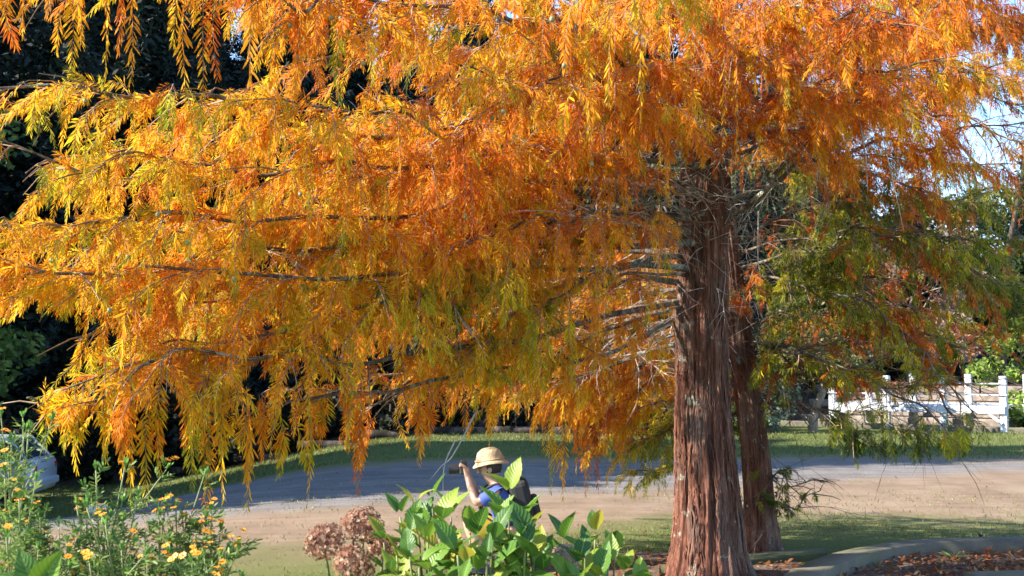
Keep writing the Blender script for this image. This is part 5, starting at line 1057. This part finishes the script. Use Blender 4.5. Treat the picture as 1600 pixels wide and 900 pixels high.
# faces -X (towards the left); coordinates relative to the base between the feet
V = []; E = []; RD = []
def add(p, r_, par=None): V.append(p); RD.append(r_); E.append((par, len(V)-1)) if par is not None else None; return len(V)-1
pel = add((.14, 0, .25), .105); sp1 = add((.12, 0, .38), .10, pel); sp2 = add((.08, 0, .52), .115, sp1); ch = add((.04, 0, .62), .10, sp2); nk = add((.01, 0, .70), .05, ch); hd0 = add((-.02, 0, .745), .065, nk); hd = add((-.035, 0, .81), .088, hd0); hd1 = add((-.03, 0, .88), .07, hd)
for s in (-1, 1):
    hip = add((.10, .10*s, .25), .085, pel); kn = add((-.22, .15*s, .43), .058, hip); cf = add((-.12, .145*s, .25), .055, kn); an = add((-.05, .14*s, .08), .036, cf); he = add((-.03, .14*s, .04), .036, an); to = add((-.20, .15*s, .03), .03, he)
    sh = add((.04, .15*s, .625), .055, ch); el = add((-.13, .19*s, .55), .038, sh); wr = add((-.20, .07*s, .74), .026, el); pa = add((-.215, .055*s, .79), (.030, .018), wr)
    for f, (dy, dz, l) in enumerate(((.018, .032, .9), (.007, .040, 1.05), (-.004, .040, 1.0), (-.014, .032, .85))):
        a = add((-.225-.004*f, (.055+dy)*s, .79+dz), .0095, pa); b_ = add((-.255, (.05+dy)*s, .80+dz*1.05), .0085, a); add((-.268, (.032+dy)*s, .79+dz*l), .0075, b_)
    th = add((-.205, .04*s, .80), .0105, pa); add((-.225, .025*s, .812), .009, th)
body = skinned('body', V, E, RD, skin, per)
def sub(name, chain, rad, m_, p_=per):
    vs = []; es = []; rr_ = []
    for c, rc in zip(chain, rad):
        for k, (p, q) in enumerate(zip(c, rc)):
            hit = [i for i, v in enumerate(vs) if v == p]
            if hit and k == 0: last = hit[0]; continue
            vs.append(p); rr_.append(q)
            if k: es.append((last, len(vs)-1))
            last = len(vs)-1
    return skinned(name, vs, es, rr_, m_, p_)
ch_ = (.04, 0, .62); sub('shirt', [[ch_, (.08, 0, .52), (.12, 0, .38), (.14, 0, .32)], [ch_, (.015, 0, .675)], [ch_, (.04, .15, .625), (-.03, .17, .592), (-.11, .186, .556)], [ch_, (.04, -.15, .625), (-.03, -.17, .592), (-.11, -.186, .556)]], [[.122, .137, .122, .118], [.122, .072], [.122, .073, .066, .062], [.122, .073, .066, .062]], shirt)
pl_ = (.14, 0, .25); sub('shorts', [[pl_, (.13, 0, .33)], [pl_, (.10, .10, .25), (-.06, .127, .34), (-.20, .147, .415)], [pl_, (.10, -.10, .25), (-.06, -.127, .34), (-.20, -.147, .415)]], [[.125, .122], [.125, .106, .092, .078], [.125, .106, .092, .078]], shorts)
for s in (-1, 1):
    bm = bmesh.new(); bmesh.ops.create_cube(bm, size=1); bmesh.ops.subdivide_edges(bm, edges=bm.edges[:], cuts=3, use_grid_fill=True)
    for v in bm.verts:
        x = v.co.x; v.co.y *= (.105-.03*abs(x)*2); v.co.z = v.co.z*(.085 if x > 0 else .06)*(1 if v.co.z < 0 else .9); v.co.x *= .27
    bmesh.ops.bevel(bm, geom=[e for e in bm.edges if len(e.link_faces) == 2 and e.calc_face_angle(0) > 1], offset=.015, segments=2, affect='EDGES'); me = bpy.data.meshes.new('shoe'); bm.to_mesh(me); bm.free(); link('shoe', me, shoe, per, (-.11, .145*s, .043))
    bm = bmesh.new(); bmesh.ops.create_icosphere(bm, subdivisions=2, radius=.011); me = bpy.data.meshes.new('eye'); bm.to_mesh(me); bm.free(); link('eye', me, blackb, per, (-.115, .032*s, .815))
    bm = bmesh.new(); bmesh.ops.create_icosphere(bm, subdivisions=2, radius=.03)
    for v in bm.verts: v.co.y *= .35; v.co.x *= .7
    me = bpy.data.meshes.new('ear'); bm.to_mesh(me); bm.free(); link('ear', me, skin, per, (-.025, .088*s, .805))
bm = bmesh.new(); bmesh.ops.create_cone(bm, cap_ends=True, segments=10, radius1=.02, radius2=.008, depth=.05); me = bpy.data.meshes.new('nose'); bm.to_mesh(me); bm.free(); o = link('nose', me, skin, per, (-.123, 0, .79)); o.rotation_euler = (0, R(-25), 0)
link('mouth', box_mesh('mouth', .012, .045, .008, .003), plain('lips', (.4, .16, .13), .5), per, (-.108, 0, .757))
# hair under the hat
bm = bmesh.new(); bmesh.ops.create_icosphere(bm, subdivisions=3, radius=.098); bmesh.ops.delete(bm, geom=[v for v in bm.verts if v.co.x < -.035 or v.co.z < -.06], context='VERTS'); me = bpy.data.meshes.new('hair'); bm.to_mesh(me); bm.free(); me.shade_smooth(); link('hair', me, plain('dark hair', (.03, .02, .015), .6), per, (-.025, 0, .82))
# straw hat (lathe)
prof = [(.0, .118), (.05, .114), (.088, .092), (.106, .055), (.113, .02), (.122, .010), (.138, .0), (.152, -.014), (.152, -.02), (.138, -.007), (.122, .002), (.110, .010), (.102, .052), (.084, .085), (.05, .106), (0, .11)]
n = 36; V = []; 
for (rr_, z) in prof:
    for k in range(n): a = k*2*math.pi/n; V.append((rr_*math.cos(a), rr_*math.sin(a)*.95, z-.012*math.cos(2*a)*(rr_/.15)**2))
i = (np.arange(len(prof)-1)*n)[:, None]; j = np.arange(n)[None]; jn = (j+1) % n; F = np.stack([i+j, i+jn, i+n+jn, i+n+j], -1).reshape(-1, 4)
ht = thing('straw_hat', tuple(pc+np.array((-.025, 0, .852))), 'wide-brimmed pale straw hat worn by the crouching person', 'hat'); hm = link('crown_and_brim', mesh('straw_hat', V, F, smooth=True), straw, ht); ht.rotation_euler = (0, R(-9), 0)
V, Q, T = tube(np.array([(.114*math.cos(a), .108*math.sin(a), .022) for a in np.linspace(0, 2*math.pi, 30)]), .009, 6); link('hat_band', MB().add(V, Q, T).mesh('hat_band', True), plain('hat band', (.35, .25, .14), .8), ht)
# camera and backpack
cm = thing('handheld_camera', tuple(pc+np.array((-.235, 0, .80))), 'black camera held up in front of the crouching person\'s face', 'camera')
link('camera_body', box_mesh('camera_body', .06, .125, .085, .012, 2), blk, cm); link('viewfinder', box_mesh('viewfinder', .05, .045, .03, .008, 2), blk, cm, (0, 0, .052))
bm = bmesh.new(); bmesh.ops.create_cone(bm, cap_ends=True, segments=24, radius1=.036, radius2=.04, depth=.09); me = bpy.data.meshes.new('lens'); bm.to_mesh(me); bm.free(); ln = link('lens', me, blk, cm, (-.07, 0, -.004)); ln.rotation_euler = (0, R(-90), 0)
bm = bmesh.new(); bmesh.ops.create_cone(bm, cap_ends=True, segments=20, radius1=.03, radius2=.03, depth=.004); me = bpy.data.meshes.new('lens_glass'); bm.to_mesh(me); bm.free(); link('lens_glass', me, glassm, ln, (0, 0, .046))
bp = thing('backpack', tuple(pc+np.array((.245, 0, .36))), 'black backpack on the crouching person\'s back', 'backpack'); bp.rotation_euler = (0, R(-14), 0)
link('pack', box_mesh('pack', .16, .27, .36, .05, 3), blackb, bp, (.03, 0, .18)); link('front_pocket', box_mesh('front_pocket', .06, .21, .18, .025, 3), blackb, bp, (.125, 0, .12))
for s in (-1, 1):
    V, Q, T = tube(spline([(-.04, .09*s, .30), (-.13, .1*s, .37), (-.26, .1*s, .33), (-.30, .11*s, .20), (-.2, .14*s, .08), (-.04, .13*s, .04)], 24), .013, 6); link('strap', MB().add(V, Q, T).mesh('strap', True), blackb, bp)
